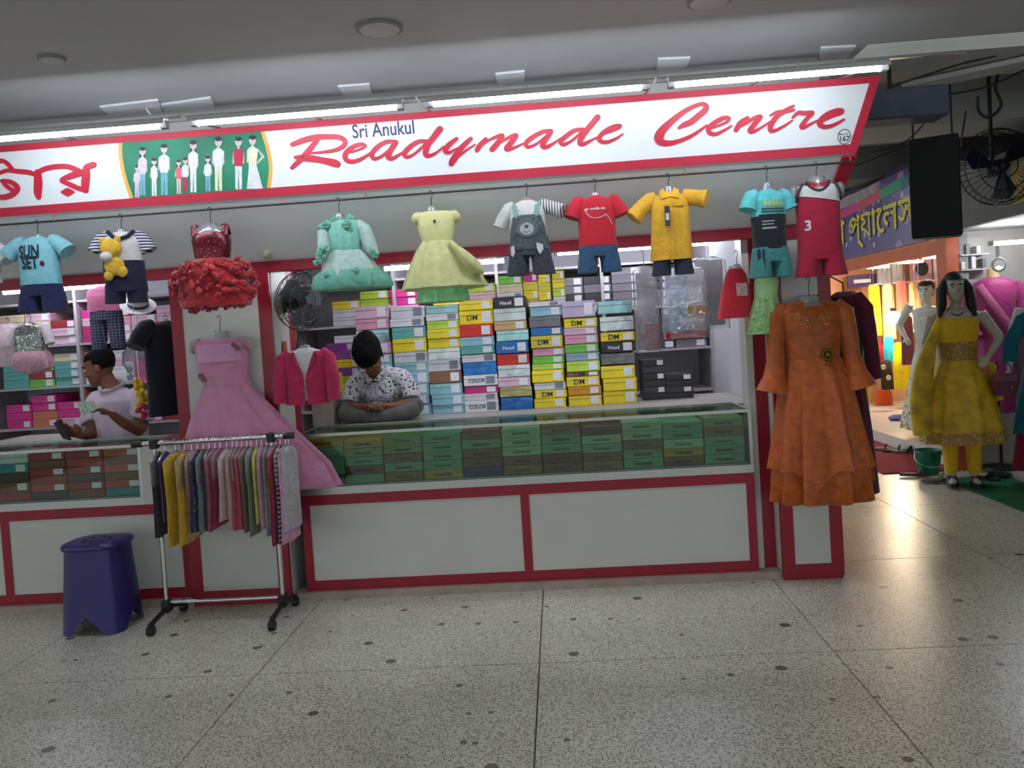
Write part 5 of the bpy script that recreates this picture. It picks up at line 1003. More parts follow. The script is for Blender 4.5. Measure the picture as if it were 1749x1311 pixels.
limb(mb, [(.10, -.005, 1.215), (.15, -.015, 1.205), (.19, -.055, 1.10), (.19, -.065, 1.07)], [.06, .072, .068, .068], 16); limb(mb, [(-.10, -.005, 1.215), (-.13, -.015, 1.205), (-.16, -.065, 1.10), (-.155, -.075, 1.07)], [.06, .07, .064, .064], 16)
remesh(mb, 'polo_shirt', polo, man, .009, 2)
MB().tube(catmull([(-.085, -.05, 1.295), (-.06, -.085, 1.265), (.0, -.085, 1.27), (.045, -.03, 1.30), (.02, .05, 1.32), (-.05, .06, 1.325)], 4), [(.008, .02)]*21, 8).build('shirt_collar', polo, man, True)
mb = MB()
for s in (-1, 1): limb(mb, [(s*.075, 0, .86), (s*.085, 0, .5), (s*.085, .01, .08)], [.115, .085, .065], 16)
remesh(mb, 'trousers', mat('dark_trousers', (50, 48, 58), .85, .15, 14), man, .012, 2)
q = Vector((pc.x, .6, 0))
o = MB().prism([q + Vector(v) for v in ((-.06, -.325, 1.14), (.035, -.335, 1.165), (.02, -.325, 1.225), (-.095, -.31, 1.22))], (.004, .006, .001)).build('banknotes', spot_mat('banknote_print', (170, 190, 170), [((110, 140, 120), 60, .35), ((200, 206, 190), 40, .3)], keep=.6)); tag(o, 'few pale green banknotes held up by the standing person', 'money')
o = MB().prism([q + Vector(v) for v in ((-.19, -.33, 1.0), (-.13, -.36, .99), (-.185, -.36, 1.125), (-.25, -.32, 1.10))], (.006, .014, .002)).build('wallet', mat('wallet_leather', (46, 32, 44), .5, .2, 40)); tag(o, 'dark open wallet in the standing person\'s lower hand', 'wallet'); MB().prism([q + Vector(v) for v in ((-.185, -.333, 1.005), (-.14, -.36, .995), (-.143, -.362, 1.005), (-.187, -.335, 1.015))], (.004, .008, .001)).build('wallet_fold', mat('wallet_fold', (80, 60, 66), .5), o)
# white table behind the left counter
t = thing('side_table', 'white topped low table behind the left counter', 'table', (-3.45, 1.02, 0)); MB().rbox((-.45, -.2, .90), (.45, .25, .94), .006).build('table_top', M_white, t)
for sx in (-1, 1):
    for sy in (-.16, .21): MB().box((sx*.42 - .02, sy - .02, 0), (sx*.42 + .02, sy + .02, .90)).build('leg', M_alu, t)
# ================================================================== neighbouring shops across the side passage
M_or = mat('orange_paint', (196, 92, 44), .5, .12, 6); M_tile = mat('white_tile', (206, 204, 198), .25, .05, 5); M_pw = mat('pale_wall', (190, 188, 182), .7, .06, 3)
for nm, a, b, m in (('wall_passage_end', (1.4, 8.4, 0), (7.5, 8.5, 3.2), M_ceil2), ('wall_shop_back', (6.3, -1.0, 0), (6.4, 8.4, 3.2), M_pw), ('wall_shop_divider', (3.75, 2.86, 0), (6.3, 2.94, 2.75), M_pw), ('wall_shop_far', (3.66, 7.4, 0), (6.3, 7.5, 3.2), mat('warm_wall', (206, 150, 110), .7, .08, 3)), ('wall_over_passage', (3.72, 2.95, 2.12), (3.8, 7.4, 2.9), mat('lintel_dark', (70, 60, 66), .8)), ('wall_right_end', (6.3, -6, 0), (6.4, -1.0, 3.2), M_pw)):
    tag(MB().box(a, b).build(nm, m), kind='structure')
tag(MB().box((3.66, 2.95, 0), (6.3, 7.4, .12)).build('floor_shop', M_tile), kind='structure')
tag(MB().box((3.86, -1.0, 0), (6.3, 2.86, .03)).build('floor_shop_near', mat('grey_tile', (160, 158, 150), .3, .08, 4)), kind='structure')
tag(MB().box((3.7, 2.95, 2.45), (6.3, 7.4, 2.5)).build('ceiling_shop_far', M_pw), kind='structure')
tag(MB().box((3.72, -1.0, 2.12), (6.3, 2.86, 2.2)).build('ceiling_shop_near', M_pw), kind='structure')
tag(MB().box((3.66, -1.0, 2.12), (3.72, 2.7, 2.62)).build('trim_7', mat('lintel_grey', (110, 108, 104), .8, .1, 5)), kind='structure')
t = thing('entrance_surround', 'orange door frame of the brightly lit dress shop', 'door frame', (3.69, 2.8, 0))
MB().box((-.06, -.06, 0.0), (.05, .13, 2.12)).build('post', M_or, t); MB().box((-.03, 4.5, 0.12), (.05, 4.6, 2.12)).build('post', M_or, t); MB().box((-.05, .13, 1.94), (.03, 4.5, 2.115)).build('lintel', M_or, t); MB().box((-.055, .13, 2.06), (-.045, 4.5, 2.10)).build('trim_strip', mat('orange_light', (222, 140, 80), .4), t)
MB().box((.056, -.055, 0.03), (.13, -.01, 2.10)).build('grey_post', mat('post_grey', (140, 146, 144), .5), t)
# banner with Bengali lettering
t = thing('shop_banner', 'glossy purple banner with yellow Bengali lettering above the orange shop', 'banner', (3.60, 5.0, 2.44))
MB().box((-.006, -1.95, -.36), (.004, 1.9, .36)).build('banner_sheet', spot_mat('banner_print', (92, 76, 130), [((150, 120, 160), 3, .4), ((70, 60, 110), 4, .4), ((176, 160, 190), 6, .2)], rough=.2, keep=.6), t)
for k, (y0, y1, z0, z1, c) in enumerate(((-.4, .9, .14, .24, (196, 50, 120)), (-1.0, -.4, .17, .27, (190, 60, 80)), (-1.5, -1.0, .20, .30, (40, 140, 100)), (-1.95, -1.5, .22, .32, (40, 110, 110)))):
    MB().prism([(-.0105, y1, z0 - .04), (-.0105, y0, z0), (-.0105, y0, z1), (-.0105, y1, z1 - .04)], (.004, 0, 0)).build('colour_band', mat('banner_band_%d' % k, c, .4, .1), t)
MB().box((-.0075, -.9, .235), (-.005, 1.9, .35)).build('pale_band', mat('banner_pale', (150, 140, 140), .5, .2, 10), t)
for s_, cy, cz, sz in (('ওড়না প্যােলস', -.25, -.05, .40), ):
    v, f = text_tris(s_, sz, .006)
    for off, m, g in ((-.011, mat('banner_black', (20, 18, 20), .5), 1), (-.0135, mat('banner_yellow', (206, 190, 60), .5), 0)):
        MB().add([(off, cy - x*1.25 - g*.012, cz + y - g*.012) for x, y, z in v], f).build('lettering', m, t)
# shop lamps
def lamp_bulb(p, r, power, label, col=(255, 236, 200)):
    t = thing('pendant_bulb', label, 'lamp', p); MB().ball((0, 0, 0), r, 16, 10).build('bulb', emis('bulb_%g' % power, col, power), t, True); MB().cyl((0, 0, r*.9), (0, 0, r*.9 + .05), r*.45, 12).build('socket', M_black, t, True); MB().cyl((0, 0, r + .04), (0, 0, 2.45 - p[2]), .004, 6).build('cord', M_black, t)
p = atY(1526, 542, 6.3); lamp_bulb((p.x, 6.3, p.z), .085, 190, 'dazzling bare bulb hanging in the orange shop')
for px, py, Y, nm in ((1500, 456, 6.6, 'pink glowing ceiling lamp in the orange shop'), (1555, 447, 5.2, 'glowing ceiling strip behind the orange lintel'), (1600, 438, 4.4, 'long glowing ceiling strip beside the orange post')):
    p = atY(px, py, Y); t = thing('ceiling_strip', nm, 'lamp', (p.x, Y, 2.45)); z = p.z - 2.45
    MB().rbox((-.14, -.03, z - .015), (.14, .03, z + .012), .005).build('glowing_face', emis('strip_warm', (255, 226, 208), 80), t); MB().cyl((0, 0, z + .01), (0, 0, 0), .008, 8).build('stem', M_chrome, t)
A = atY(1690, 424, 2.3); B = atY(1800, 399, 2.3); tube_lamp('tube_lamp', A.x, B.x, 2.3, (A.z + B.z)/2 - .005, 'bright tube lamp of the near dress shop above the purple dress', None, emis('near_tube', (245, 248, 255), 80), .016)
p = atY(1705, 452, 2.25); t = thing('round_lamp', 'white ring lamp below the tube lamp of the near dress shop', 'lamp', (p.x, 2.25, p.z)); mb = MB(); mb.tube([(.05*cos(a*pi/12), -.005, .05*sin(a*pi/12)) for a in range(25)], .012, 8); mb.build('ring', mat('ring_white', (222, 228, 226), .4), t, True); MB().ball((0, .0, -.03), (.03, .012, .02)).build('glow', emis('ring_glow', (240, 248, 250), 6), t, True); MB().box((-.014, 0, .05), (.014, .01, .16)).build('stem', mat('ring_white', (222, 228, 226), .4), t)
# ------------------------------------------------------------------ mannequins
def mannequin(label, loc, rz, H, skin, haircol, arms, dress, longhair=False, headon=True, legs=True, shoe=None):
    k = H/1.72; t = thing('mannequin', label, 'mannequin', loc, rz); sm = mat('mannequin_%d_%d_%d' % skin, skin, .4, .04, 8)
    HM = Matrix.Translation((0, -.02*k, 1.60*k)) @ Matrix.Rotation(RD(4), 4, 'X'); mb = MB()
    if headon: head(mb, HM, k*.98)
    limb(mb, [(0, .01, 1.40*k), (0, 0, 1.46*k), (0, -.005, 1.54*k)], [.06*k, .045*k, .045*k])
    mb.loft([(z*k, 0, 0, rx*k, ry*k) for z, rx, ry in ((1.44, .05, .045), (1.42, .12, .07), (1.39, .17, .085), (1.30, .15, .11), (1.22, .145, .115), (1.06, .11, .085), (.95, .15, .105), (.85, .165, .115), (.78, .15, .10))], 24)
    if legs:
        for s in (-1, 1): limb(mb, [(s*.085*k, 0, .82*k), (s*.085*k, 0, .47*k), (s*.08*k, .01, .10*k), (s*.08*k, 0, .045)], [.085*k, .056*k, .036*k, .034*k]); limb(mb, [(s*.08*k, .03, .035), (s*.085*k, -.10*k, .03), (s*.09*k, -.16*k, .022)], [.032, .034, .022])
    for sh, el, ha, hf in arms:
        limb(mb, [sh, tuple((Vector(sh) + Vector(el))/2), el], [.048*k, .042*k, .036*k]); limb(mb, [el, tuple((Vector(el) + Vector(ha))/2), ha], [.036*k, .031*k, .02*k]); hand(mb, ha, hf, (-.2, .4, -.6), 1, k*.9, .35, 1)
    remesh(mb, 'body', sm, t, .010, 3)
    if headon:
        hm = mat('wig_%d_%d_%d' % haircol, haircol, .45, .3, 60, .4, bscale=150); hair_cap(t, HM, k*.98, -.06, .055, 1.14, m=hm, seed=9); face_parts(t, HM, k*.98)
        if longhair:
            for s in (-1, 1): MB().tube([(s*.06*k, -.01, 1.66*k), (s*.10*k, -.02, 1.58*k), (s*.105*k, -.04, 1.46*k), (s*.125*k, -.07, 1.36*k)], [(.03, .04), (.04, .055), (.04, .05), (.015, .02)], 12).build('long_lock', hm, t, True)
    for nm, kind, m, dat in dress:
        mb = MB()
        if kind == 'loft': mb.loft([(r[0]*k, r[1]*k, r[2]*k, r[3]*k, r[4]*k) + tuple(r[5:]) for r in dat], 48, 2.1)
        else: mb.tube([tuple(v*k for v in p) for p in dat[0]], [tuple(v*k for v in q) for q in dat[1]], 16)
        mb.build(nm, m, t, True)
    if shoe:
        for s in (-1, 1): mb = MB(); mb.loft([(.0, s*.085*k, -.05, .045, .13), (.03, s*.085*k, -.05, .046, .13), (.055, s*.085*k, -.01, .038, .09), (.07, s*.085*k, .02, .034, .05)], 18); mb.build('shoe', shoe, t, True)
    return t
ym = mat('yellow_dress', (200, 162, 34), .6, .38, 9, .2, detail=5, bscale=30); yp = fab('plain_yellow', (214, 170, 30), .08)
ge = spot_mat('gold_trim', (160, 120, 50), [((206, 176, 110), 50, .35), ((110, 70, 40), 60, .3)], rough=.5)
p = atY(1640, 700, 2.1)
mannequin('mannequin with long black hair in a yellow embroidered dress with hand on hip', (p.x, 2.1, .02), -.32, 1.72, (176, 168, 150), (24, 22, 22), [((.17, 0, 1.38), (.31, .03, 1.17), (.20, -.09, 1.03), (-.5, -.6, -.5)), ((-.17, 0, 1.38), (-.235, .0, 1.14), (-.23, -.08, .93), (.1, -.3, -.9))], [
 ('bodice', 'loft', yp, [(1.35, 0, 0, .155, .10), (1.30, 0, 0, .162, .122), (1.22, 0, 0, .158, .127), (1.06, 0, 0, .125, .10), (1.0, 0, 0, .135, .105)]),
 ('sash', 'loft', ge, [(1.16, 0, 0, .146, .117), (1.0, 0, 0, .138, .108)]),
 ('skirt', 'loft', ym, [(1.01, 0, 0, .14, .11, .01, 9, 0), (.88, 0, 0, .20, .15, .04, 9, 0), (.62, .01, 0, .255, .19, .06, 9, .2), (.36, .01, 0, .285, .21, .08, 9, .4)]),
 ('hem_border', 'loft', ge, [(.44, .01, 0, .285, .21, .075, 9, .33), (.345, .01, 0, .296, .22, .08, 9, .4)]),
 ('dupatta', 'tube', ym, ([(-.10, -.06, 1.40), (-.20, -.08, 1.15), (-.26, -.10, .95), (-.29, -.10, .70), (-.28, -.09, .42)], [(.03, .015), (.045, .03), (.075, .05), (.085, .06), (.08, .06)])),
 ('dupatta', 'tube', ym, ([(.17, .02, 1.0), (.23, -.02, .95), (.255, -.03, .80), (.27, -.02, .68)], [(.02, .02), (.035, .03), (.04, .03), (.035, .03)])),
 ('legging', 'tube', yp, ([(-.085, 0, .40), (-.085, 0, .10)], [(.065, .065), (.05, .05)])), ('legging', 'tube', yp, ([(.085, 0, .40), (.085, 0, .10)], [(.065, .065), (.05, .05)])),
 ('necklace', 'tube', M_darkmetal, ([(-.055, -.05, 1.42), (-.035, -.085, 1.385), (0, -.10, 1.37), (.035, -.085, 1.385), (.055, -.05, 1.42)], [(.005, .005)]*5))], True, True, True, M_black)
MB_ = thing('mannequin_stand', 'thin black stand pole behind the yellow dress', 'stand', (atY(1709, 780, 2.33).x, 2.33, .03)); MB().cyl((0, 0, .01), (0, 0, .95), .012, 8).build('pole', M_black, MB_, True); MB().loft([(0, 0, 0, .08, .08), (.012, 0, 0, .08, .08), (.02, 0, 0, .03, .03)], 20).build('base', M_black, MB_, True)
wf = spot_mat('floral_white', (206, 200, 180), [((110, 110, 70), 30, .4), ((170, 150, 110), 40, .35)], keep=.6); p = atY(1588, 600, 3.9)
mannequin('white mannequin with dark red bob in a long white dress with floral skirt', (p.x, 3.9, .122), -.75, 1.62, (206, 212, 204), (66, 26, 30), [((.17, 0, 1.38), (.30, .02, 1.17), (.19, -.10, 1.04), (-.5, -.6, -.5)), ((-.17, 0, 1.38), (-.30, .02, 1.17), (-.19, -.10, 1.04), (.5, -.6, -.5))], [
 ('top', 'loft', fab('soft_white', (196, 200, 190), .06), [(1.38, 0, 0, .15, .09), (1.22, 0, 0, .155, .125), (1.04, 0, 0, .125, .10), (.85, 0, 0, .18, .13), (.62, 0, 0, .21, .16, .04, 8, 0)]), ('floral_skirt', 'loft', wf, [(.66, 0, 0, .21, .16, .04, 8, 0), (.4, 0, 0, .26, .2, .06, 8, .2), (.1, 0, 0, .31, .24, .08, 8, .3)])])
p = atY(1463, 600, 5.9); gs = spot_mat('green_sparkle', (38, 74, 60), [((120, 150, 120), 50, .25)], keep=.6)
mannequin('mannequin with reddish brown hair in a flowered top and dark green skirt', (p.x, 5.9, .122), -.4, 1.60, (222, 184, 150), (104, 44, 34), [((.17, 0, 1.38), (.22, 0, 1.14), (.24, -.05, .9), (0, -.2, -1)), ((-.17, 0, 1.38), (-.22, 0, 1.14), (-.24, -.05, .9), (0, -.2, -1))], [
 ('collar', 'loft', fab('collar_yellow', (214, 176, 60), .06), [(1.46, 0, 0, .07, .06), (1.40, 0, 0, .15, .1)]), ('flowered_top', 'loft', spot_mat('flowered', (190, 180, 130), [((120, 140, 90), 30, .4), ((214, 120, 110), 40, .3)]), [(1.40, 0, 0, .16, .10), (1.22, 0, 0, .16, .13), (1.04, 0, 0, .13, .105)]), ('green_skirt', 'loft', gs, [(1.06, 0, 0, .135, .11), (.8, 0, 0, .2, .15), (.5, 0, 0, .24, .18, .06, 8, 0)]), ('legging', 'tube', yp, ([(-.085, 0, .55), (-.085, 0, .2)], [(.07, .07), (.055, .055)])), ('legging', 'tube', yp, ([(.085, 0, .55), (.085, 0, .2)], [(.07, .07), (.055, .055)]))], False, True, True, mat('cream_shoe', (206, 190, 160), .5))
tl_ = fab('teal_kurta', (14, 96, 108), .1); mg_ = fab('deep_green', (14, 70, 66), .1); p = atY(1752, 600, 1.95)
mannequin('mannequin in a teal long sleeved kurta over a red skirt by the near shop', (p.x + .14, 1.9, .032), -.3, 1.66, (196, 188, 176), (30, 26, 26), [((-.17, 0, 1.38), (-.26, -.02, 1.14), (-.28, -.08, .92), (0, -.2, -1)), ((.17, 0, 1.38), (.25, 0, 1.14), (.25, -.05, .9), (0, -.2, -1))], [
 ('kurta', 'loft', tl_, [(1.42, 0, 0, .12, .08), (1.38, 0, 0, .18, .10), (1.22, 0, 0, .17, .13), (1.04, 0, 0, .15, .12), (.7, 0, 0, .23, .17), (.42, 0, 0, .27, .2, .05, 8, 0)]), ('sleeve', 'tube', tl_, ([(-.13, 0, 1.40), (-.18, 0, 1.36), (-.265, -.02, 1.14), (-.278, -.05, 1.0)], [(.05, .05), (.062, .06), (.056, .056), (.06, .055)])), ('sleeve', 'tube', tl_, ([(.13, 0, 1.40), (.18, 0, 1.36), (.255, 0, 1.14), (.255, -.03, 1.0)], [(.05, .05), (.062, .06), (.056, .056), (.06, .055)])), ('red_skirt', 'loft', fab('wine_red', (124, 16, 40), .1), [(.45, 0, 0, .24, .18), (.12, 0, 0, .29, .22, .05, 8, 0)])])
p = atY(1716, 655, 1.85); t = thing('handbag', 'small dark maroon handbag hanging from the teal mannequin\'s hand', 'bag', (p.x, 1.85, p.z - .09)); MB().rbox((-.085, -.035, 0), (.085, .035, .17), .012).build('bag_body', spot_mat('bag_leather', (96, 46, 62), [((130, 80, 92), 30, .35)]), t); MB().rbox((-.087, -.04, .10), (.087, .0, .172), .01).build('flap', mat('bag_flap', (110, 60, 76), .4), t); MB().tube(catmull([(-.06, 0, .165), (-.04, 0, .24), (.04, 0, .24), (.06, 0, .165)], 5), .006, 8).build('handle', mat('bag_flap', (110, 60, 76), .4), t, True)
pm = fab('magenta_satin', (146, 50, 104), .15, .2, 14, .45)
for px, Y, lb, sc, mm_ in ((1700, 2.6, 'headless bust form in a shiny purple pink dress under the ring lamp', 1.0, pm), (1800, 2.5, 'bust form in a bright magenta dress behind the teal kurta', .95, fab('hot_magenta', (176, 36, 116), .12, .2, 14, .5))):
    p = atY(px, 560, Y); t = thing('dress_form', lb, 'dress form', (p.x, Y, .03), -.35); M_f = mat('form_beige', (190, 160, 120), .5); k = sc
    MB().cyl((0, 0, .02), (0, 0, 1.2), .015, 8).build('pole', M_black, t, True); MB().loft([(0, 0, 0, .15, .15), (.02, 0, 0, .14, .14)], 20).build('base', M_black, t, True); MB().loft([(1.74, 0, 0, .045, .045), (1.68, 0, 0, .045, .045), (1.62, 0, 0, .07, .06)], 16).build('neck', M_f, t, True)
    MB().loft([(1.66, 0, 0, .08, .06), (1.62, 0, 0, .16, .09), (1.57, 0, 0, .19, .10), (1.45, 0, 0, .17, .13), (1.25, 0, 0, .14, .11), (1.0, 0, 0, .16, .13), (.5, 0, 0, .18, .15, .06, 8, 0)], 40).build('dress', mm_, t, True)
    for s in (-1, 1): MB().tube([(s*.15, 0, 1.60), (s*.21, 0, 1.5), (s*.22, -.04, 1.3), (s*.14, -.12, 1.15)], [(.05, .05), (.06, .055), (.05, .05), (.045, .045)], 14).build('sleeve', mm_, t, True)
    MB().tube([(-.12, -.09, 1.60), (-.02, -.14, 1.42), (.1, -.13, 1.22)], [(.03, .008)]*3, 8).build('shawl', fab('shawl_pink', (176, 90, 130), .2), t, True)
# ------------------------------------------------------------------ clothes hung in the orange shop
def cloth(px0, px1, py0, py1, Y, c, label, name='hanging_cloth', k=6):
    A = atY(px0, py0, Y); B = atY(px1, py1, Y); w = abs(B.x - A.x)/2; L = A.z - B.z; t = thing(name, label, 'clothing', ((A.x + B.x)/2, Y, A.z))
    MB().loft([(0, 0, 0, w*.6, .012), (-.03, 0, 0, w*.95, .03), (-L*.5, 0, 0, w, .045, .10, k, .5), (-L, 0, 0, w*1.03, .05, .14, k, 1)], 40, 2.6).build('cloth', fab('c_%d_%d_%d' % c, c, .12, .15, 12), t, True); MB().tube([(0, 0, -.005), (0, 0, .02), (0, .0, 2.452 - A.z)], .003, 6).build('hook', M_chrome, t); return t
for a in ((1482, 1506, 487, 572, 6.75, (236, 186, 10), 'bright yellow cloth hung beside the bare bulb'), (1506, 1530, 486, 578, 6.8, (226, 214, 130), 'pale yellow cloth hung behind the bare bulb'), (1530, 1552, 480, 560, 6.7, (222, 96, 80), 'coral cloth hung right of the bare bulb'), (1552, 1576, 482, 566, 6.5, (206, 160, 110), 'beige cloth hung beside the coral cloth'), (1538, 1562, 540, 622, 5.9, (110, 60, 70), 'dark wine shawl hung below the coral cloth'), (1486, 1500, 580, 640, 6.5, (214, 96, 50), 'orange tunic hung above the orange trousers'), (1500, 1510, 578, 625, 6.95, (196, 50, 60), 'red cloth hung beside the turquoise top'), (1508, 1528, 575, 618, 6.6, (20, 150, 166), 'turquoise top hung under the bare bulb'), (1504, 1526, 615, 664, 6.3, (56, 48, 36), 'dark olive kurti with round medallions'), (1525, 1554, 585, 662, 6.4, (232, 206, 10), 'vivid yellow skirt hung under the bulb'), (1495, 1526, 666, 722, 6.95, (216, 90, 40), 'orange trousers hung near the shop floor'), (1569, 1582, 565, 690, 4.6, (206, 84, 40), 'long orange scarf beside the white mannequin'), (1600, 1612, 540, 650, 3.3, (150, 150, 150), 'grey scarf hung by the orange post')):
    o_ = cloth(*a)
    if 'olive' in a[-1]: KURTI = o_
for px, py in ((1509, 627), (1518, 645)):
    p = atY(px, py, 6.24); o = MB().loft([(0, 0, 0, .035, .035), (.008, 0, 0, .03, .03)], 14).build('medallion', mat('medallion_cream', (206, 190, 150), .5), KURTI, True, (p.x - KURTI.location.x, 6.245 - KURTI.location.y, p.z - KURTI.location.z)); o.rotation_euler = (pi/2, 0, 0)
p = atY(1458, 520, 4.9); t = thing('hanging_gown', 'dark maroon dress half hidden behind the orange gown', 'clothing', (1.835, .16, 1.60)); mr2 = fab('dark_maroon', (84, 22, 44), .12)
MB().loft([(0, 0, 0, .04, .04), (-.03, 0, 0, .085, .13), (-.25, 0, 0, .085, .14), (-.42, 0, 0, .075, .13), (-.8, 0, 0, .10, .18, .06, 8, 0), (-1.15, 0, 0, .115, .21, .08, 8, .3)], 44).build('dress_body', mr2, t, True); MB().tube([(.03, -.10, -.03), (.07, -.13, -.1), (.09, -.14, -.35), (.095, -.14, -.5)], [(.04, .04), (.045, .045), (.04, .04), (.045, .045)], 14).build('sleeve', mr2, t, True); MB().tube([(0, 0, 0), (0, 0, .05), (-.08, 0, .10), (-.15, 0, .10)], .005, 6).build('hook', M_darkmetal, t)
# white goods shelf and poster boards inside the orange shop
t = thing('goods_shelf', 'white shelf board with framed photo and lilac card above the hung clothes', 'shelf', (atY(1560, 470, 7.0).x, 7.1, 0)); zz = atY(1560, 480, 7.0).z; MB().box((-.55, -.15, zz - .02), (.75, .25, zz)).build('board', M_white, t); MB().box((-.45, 0, zz), (-.1, .02, zz + .38)).build('grey_card', mat('card_grey', (170, 172, 176), .5), t); MB().box((.0, 0, zz), (.3, .02, zz + .36)).build('pink_card', mat('card_pink', (200, 150, 170), .5, .2, 12), t); MB().box((.33, 0, zz), (.7, .02, zz + .36)).build('lilac_card', mat('card_lilac', (222, 206, 236), .5), t); MB().ball((.16, -.01, zz + .17), (.09, .015, .1)).build('dark_motif', M_inkk, t, True)
p = atY(1475, 480, 7.2); o = MB().box((p.x - .2, 7.25, p.z - .08), (p.x + .2, 7.28, p.z + .1)).build('wall_sign', mat('sign_violet', (70, 58, 110), .5, .2, 10)); tag(o, 'small violet sign with pale text above the reddish brown haired mannequin', 'sign'); MB().box((p.x - .12, 7.244, p.z - .02), (p.x + .12, 7.2505, p.z + .03)).build('text_strip', M_stick, o)
t = thing('goods_shelf', 'white lit shelf with small packs behind the yellow dressed mannequin', 'shelf', (atY(1655, 450, 2.75).x, 2.75, 0)); zz = atY(1655, 462, 2.75).z
for k in range(2): MB().box((-.09, -.05, zz + k*.13), (.16, .08, zz + .012 + k*.13)).build('board', M_white, t)
for k in range(5): MB().rbox((-.08 + k*.045, -.03, zz + .013 + (k % 2)*.13), (-.045 + k*.045, .05, zz + .08 + (k % 2)*.13 + .02*(k % 3)), .003).build('pack', [M_stick, bmat('gy'), bmat('W')][k % 3], t)
MB().box((-.1, .08, zz - .02), (.17, .1, zz + .3)).build('back_panel', M_white, t)
# ------------------------------------------------------------------ things on the passage floor
o = MB().rbox((3.0, 2.75, 0), (3.64, 6.4, .012), .004).build('red_carpet', mat('carpet_red', (140, 34, 44), .95, .2, 30, .4)); tag(o, 'red carpet runner in front of the orange shop', 'carpet')
o = MB().rbox((3.35, .1, 0), (3.86, 2.42, .012), .004).build('green_carpet', mat('carpet_green', (24, 98, 58), .95, .2, 40, .4)); tag(o, 'green carpet mat in front of the near dress shop', 'carpet')
t = thing('bucket', 'green plastic bucket standing by the red carpet', 'bucket', (3.36, 2.66, .013)); gb = mat('bucket_green', (16, 110, 80), .35, .06, 5)
mb = MB(); mb.loft([(0, 0, 0, .085, .085), (.18, 0, 0, .108, .108), (.20, 0, 0, .115, .115), (.205, 0, 0, .112, .112), (.19, 0, 0, .104, .104), (.012, 0, 0, .08, .08)], 28, 2, cap=False); mb.add([(0.08*cos(i*pi/14), .08*sin(i*pi/14), .012) for i in range(28)], [tuple(range(28))]); mb.build('pail', gb, t, True); MB().tube(catmull([(-.112, 0, .19), (-.12, -.03, .12), (-.05, -.11, .07), (.06, -.115, .075), (.12, -.03, .12), (.112, 0, .19)], 5), .004, 6).build('handle', M_chrome, t, True)
def slipper(px, py, rz, c, label):
    p = atZ(px, py, .013); t = thing('slipper', label, 'footwear', (p.x, p.y, .0135), rz, 'slippers by the carpets'); m = mat('slip_%d_%d_%d' % c, c, .6)
    MB().loft([(0, 0, 0, .042, .12), (.018, 0, 0, .043, .122), (.022, 0, 0, .038, .115)], 20, 2.3).build('sole', m, t, True); MB().tube([(-.045, -.03, .015), (-.02, -.05, .05), (.02, -.05, .05), (.045, -.03, .015)], [(.03, .005)]*4, 8, up=(0, 1, 0)).build('strap', mat('slip_strap', (40, 34, 36), .5), t, True)
for k, (px, py, rz, c, lb) in enumerate(((1505, 768, 1.2, (110, 90, 80), 'brown slipper on the red carpet beyond the bucket'), (1528, 771, 1.3, (44, 40, 46), 'black slipper on the red carpet beyond the bucket'), (1545, 773, 1.0, (90, 76, 70), 'taupe slipper on the red carpet beyond the bucket'), (1562, 812, 1.3, (70, 44, 50), 'dark wine slipper in front of the green bucket'), (1600, 822, 1.4, (100, 92, 80), 'khaki slipper in front of the green bucket'), (1683, 818, .6, (26, 26, 28), 'black shoe on the green carpet beside the yellow mannequin'))): slipper(px, py, rz, c, lb)
cols = [(70, 70, 130), (150, 110, 150), (90, 90, 60), (190, 120, 170), (60, 60, 90)]
for k, (px, py) in enumerate(((1545, 716), (1565, 720), (1585, 724), (1600, 730), (1572, 712))):
    p = atZ(px, py, .125); o = MB().loft([(0, 0, 0, .16, .12, .08, 6, k), (.03, 0, 0, .17, .13, .08, 6, k), (.06, 0, 0, .12, .09, .1, 6, k)], 30, 2.6).build('folded_cloth', fab('fold_%d' % k, cols[k], .3), None, True, (p.x, p.y, .121 + (.061 if k == 4 else 0)), .3*k); tag(o, ['navy blue folded cloth on the white shop step', 'mauve folded cloth on the white shop step', 'olive folded cloth on the white shop step', 'pink folded cloth on the white shop step', 'dark blue folded cloth topmost of the pile on the step'][k], 'cloth')
# ------------------------------------------------------------------ hanging clutter below the passage ceiling
t = thing('loudspeaker', 'large black hanging speaker cabinet above the side passage', 'speaker', (2.83, 1.15, 1.95), -.42); MB().rbox((-.155, -.10, 0), (.155, .12, .68), .01).build('cabinet', mat('speaker_black', (20, 20, 22), .6, .2, 30), t); MB().box((-.14, -.106, .02), (.14, -.099, .62)).build('grille', mat('speaker_grille', (30, 30, 31), .8, .3, 200), t); MB().box((-.156, -.103, .60), (.02, -.098, .607)).build('trim_line', M_darkmetal, t)
for s in (-1, 1): MB().cyl((s*.12, .05, .67), (s*.12, .05, 1.25), .006, 6).build('hanger_rod', M_black, t)
c = atY(1705, 285, 1.5); t = thing('hanging_fan', 'dark blue fan in a wire cage hanging beside the black speaker', 'fan', (c.x, 1.5, c.z)); cg = MB(); dn = mat('fan_navy', (26, 28, 52), .35)
for r, d in ((.28, 0), (.26, -.05), (.18, -.08), (.09, -.09), (.26, .05)): cg.tube([(r*cos(a*pi/20), d, r*sin(a*pi/20)) for a in range(41)], .004, 5)
for k in range(36): a = 2*pi*k/36; cg.tube([(.03*cos(a), -.09, .03*sin(a)), (.18*cos(a), -.08, .18*sin(a)), (.28*cos(a), 0, .28*sin(a)), (.2*cos(a), .06, .2*sin(a))], .002, 4)
cg.build('wire_cage', M_black, t, True)
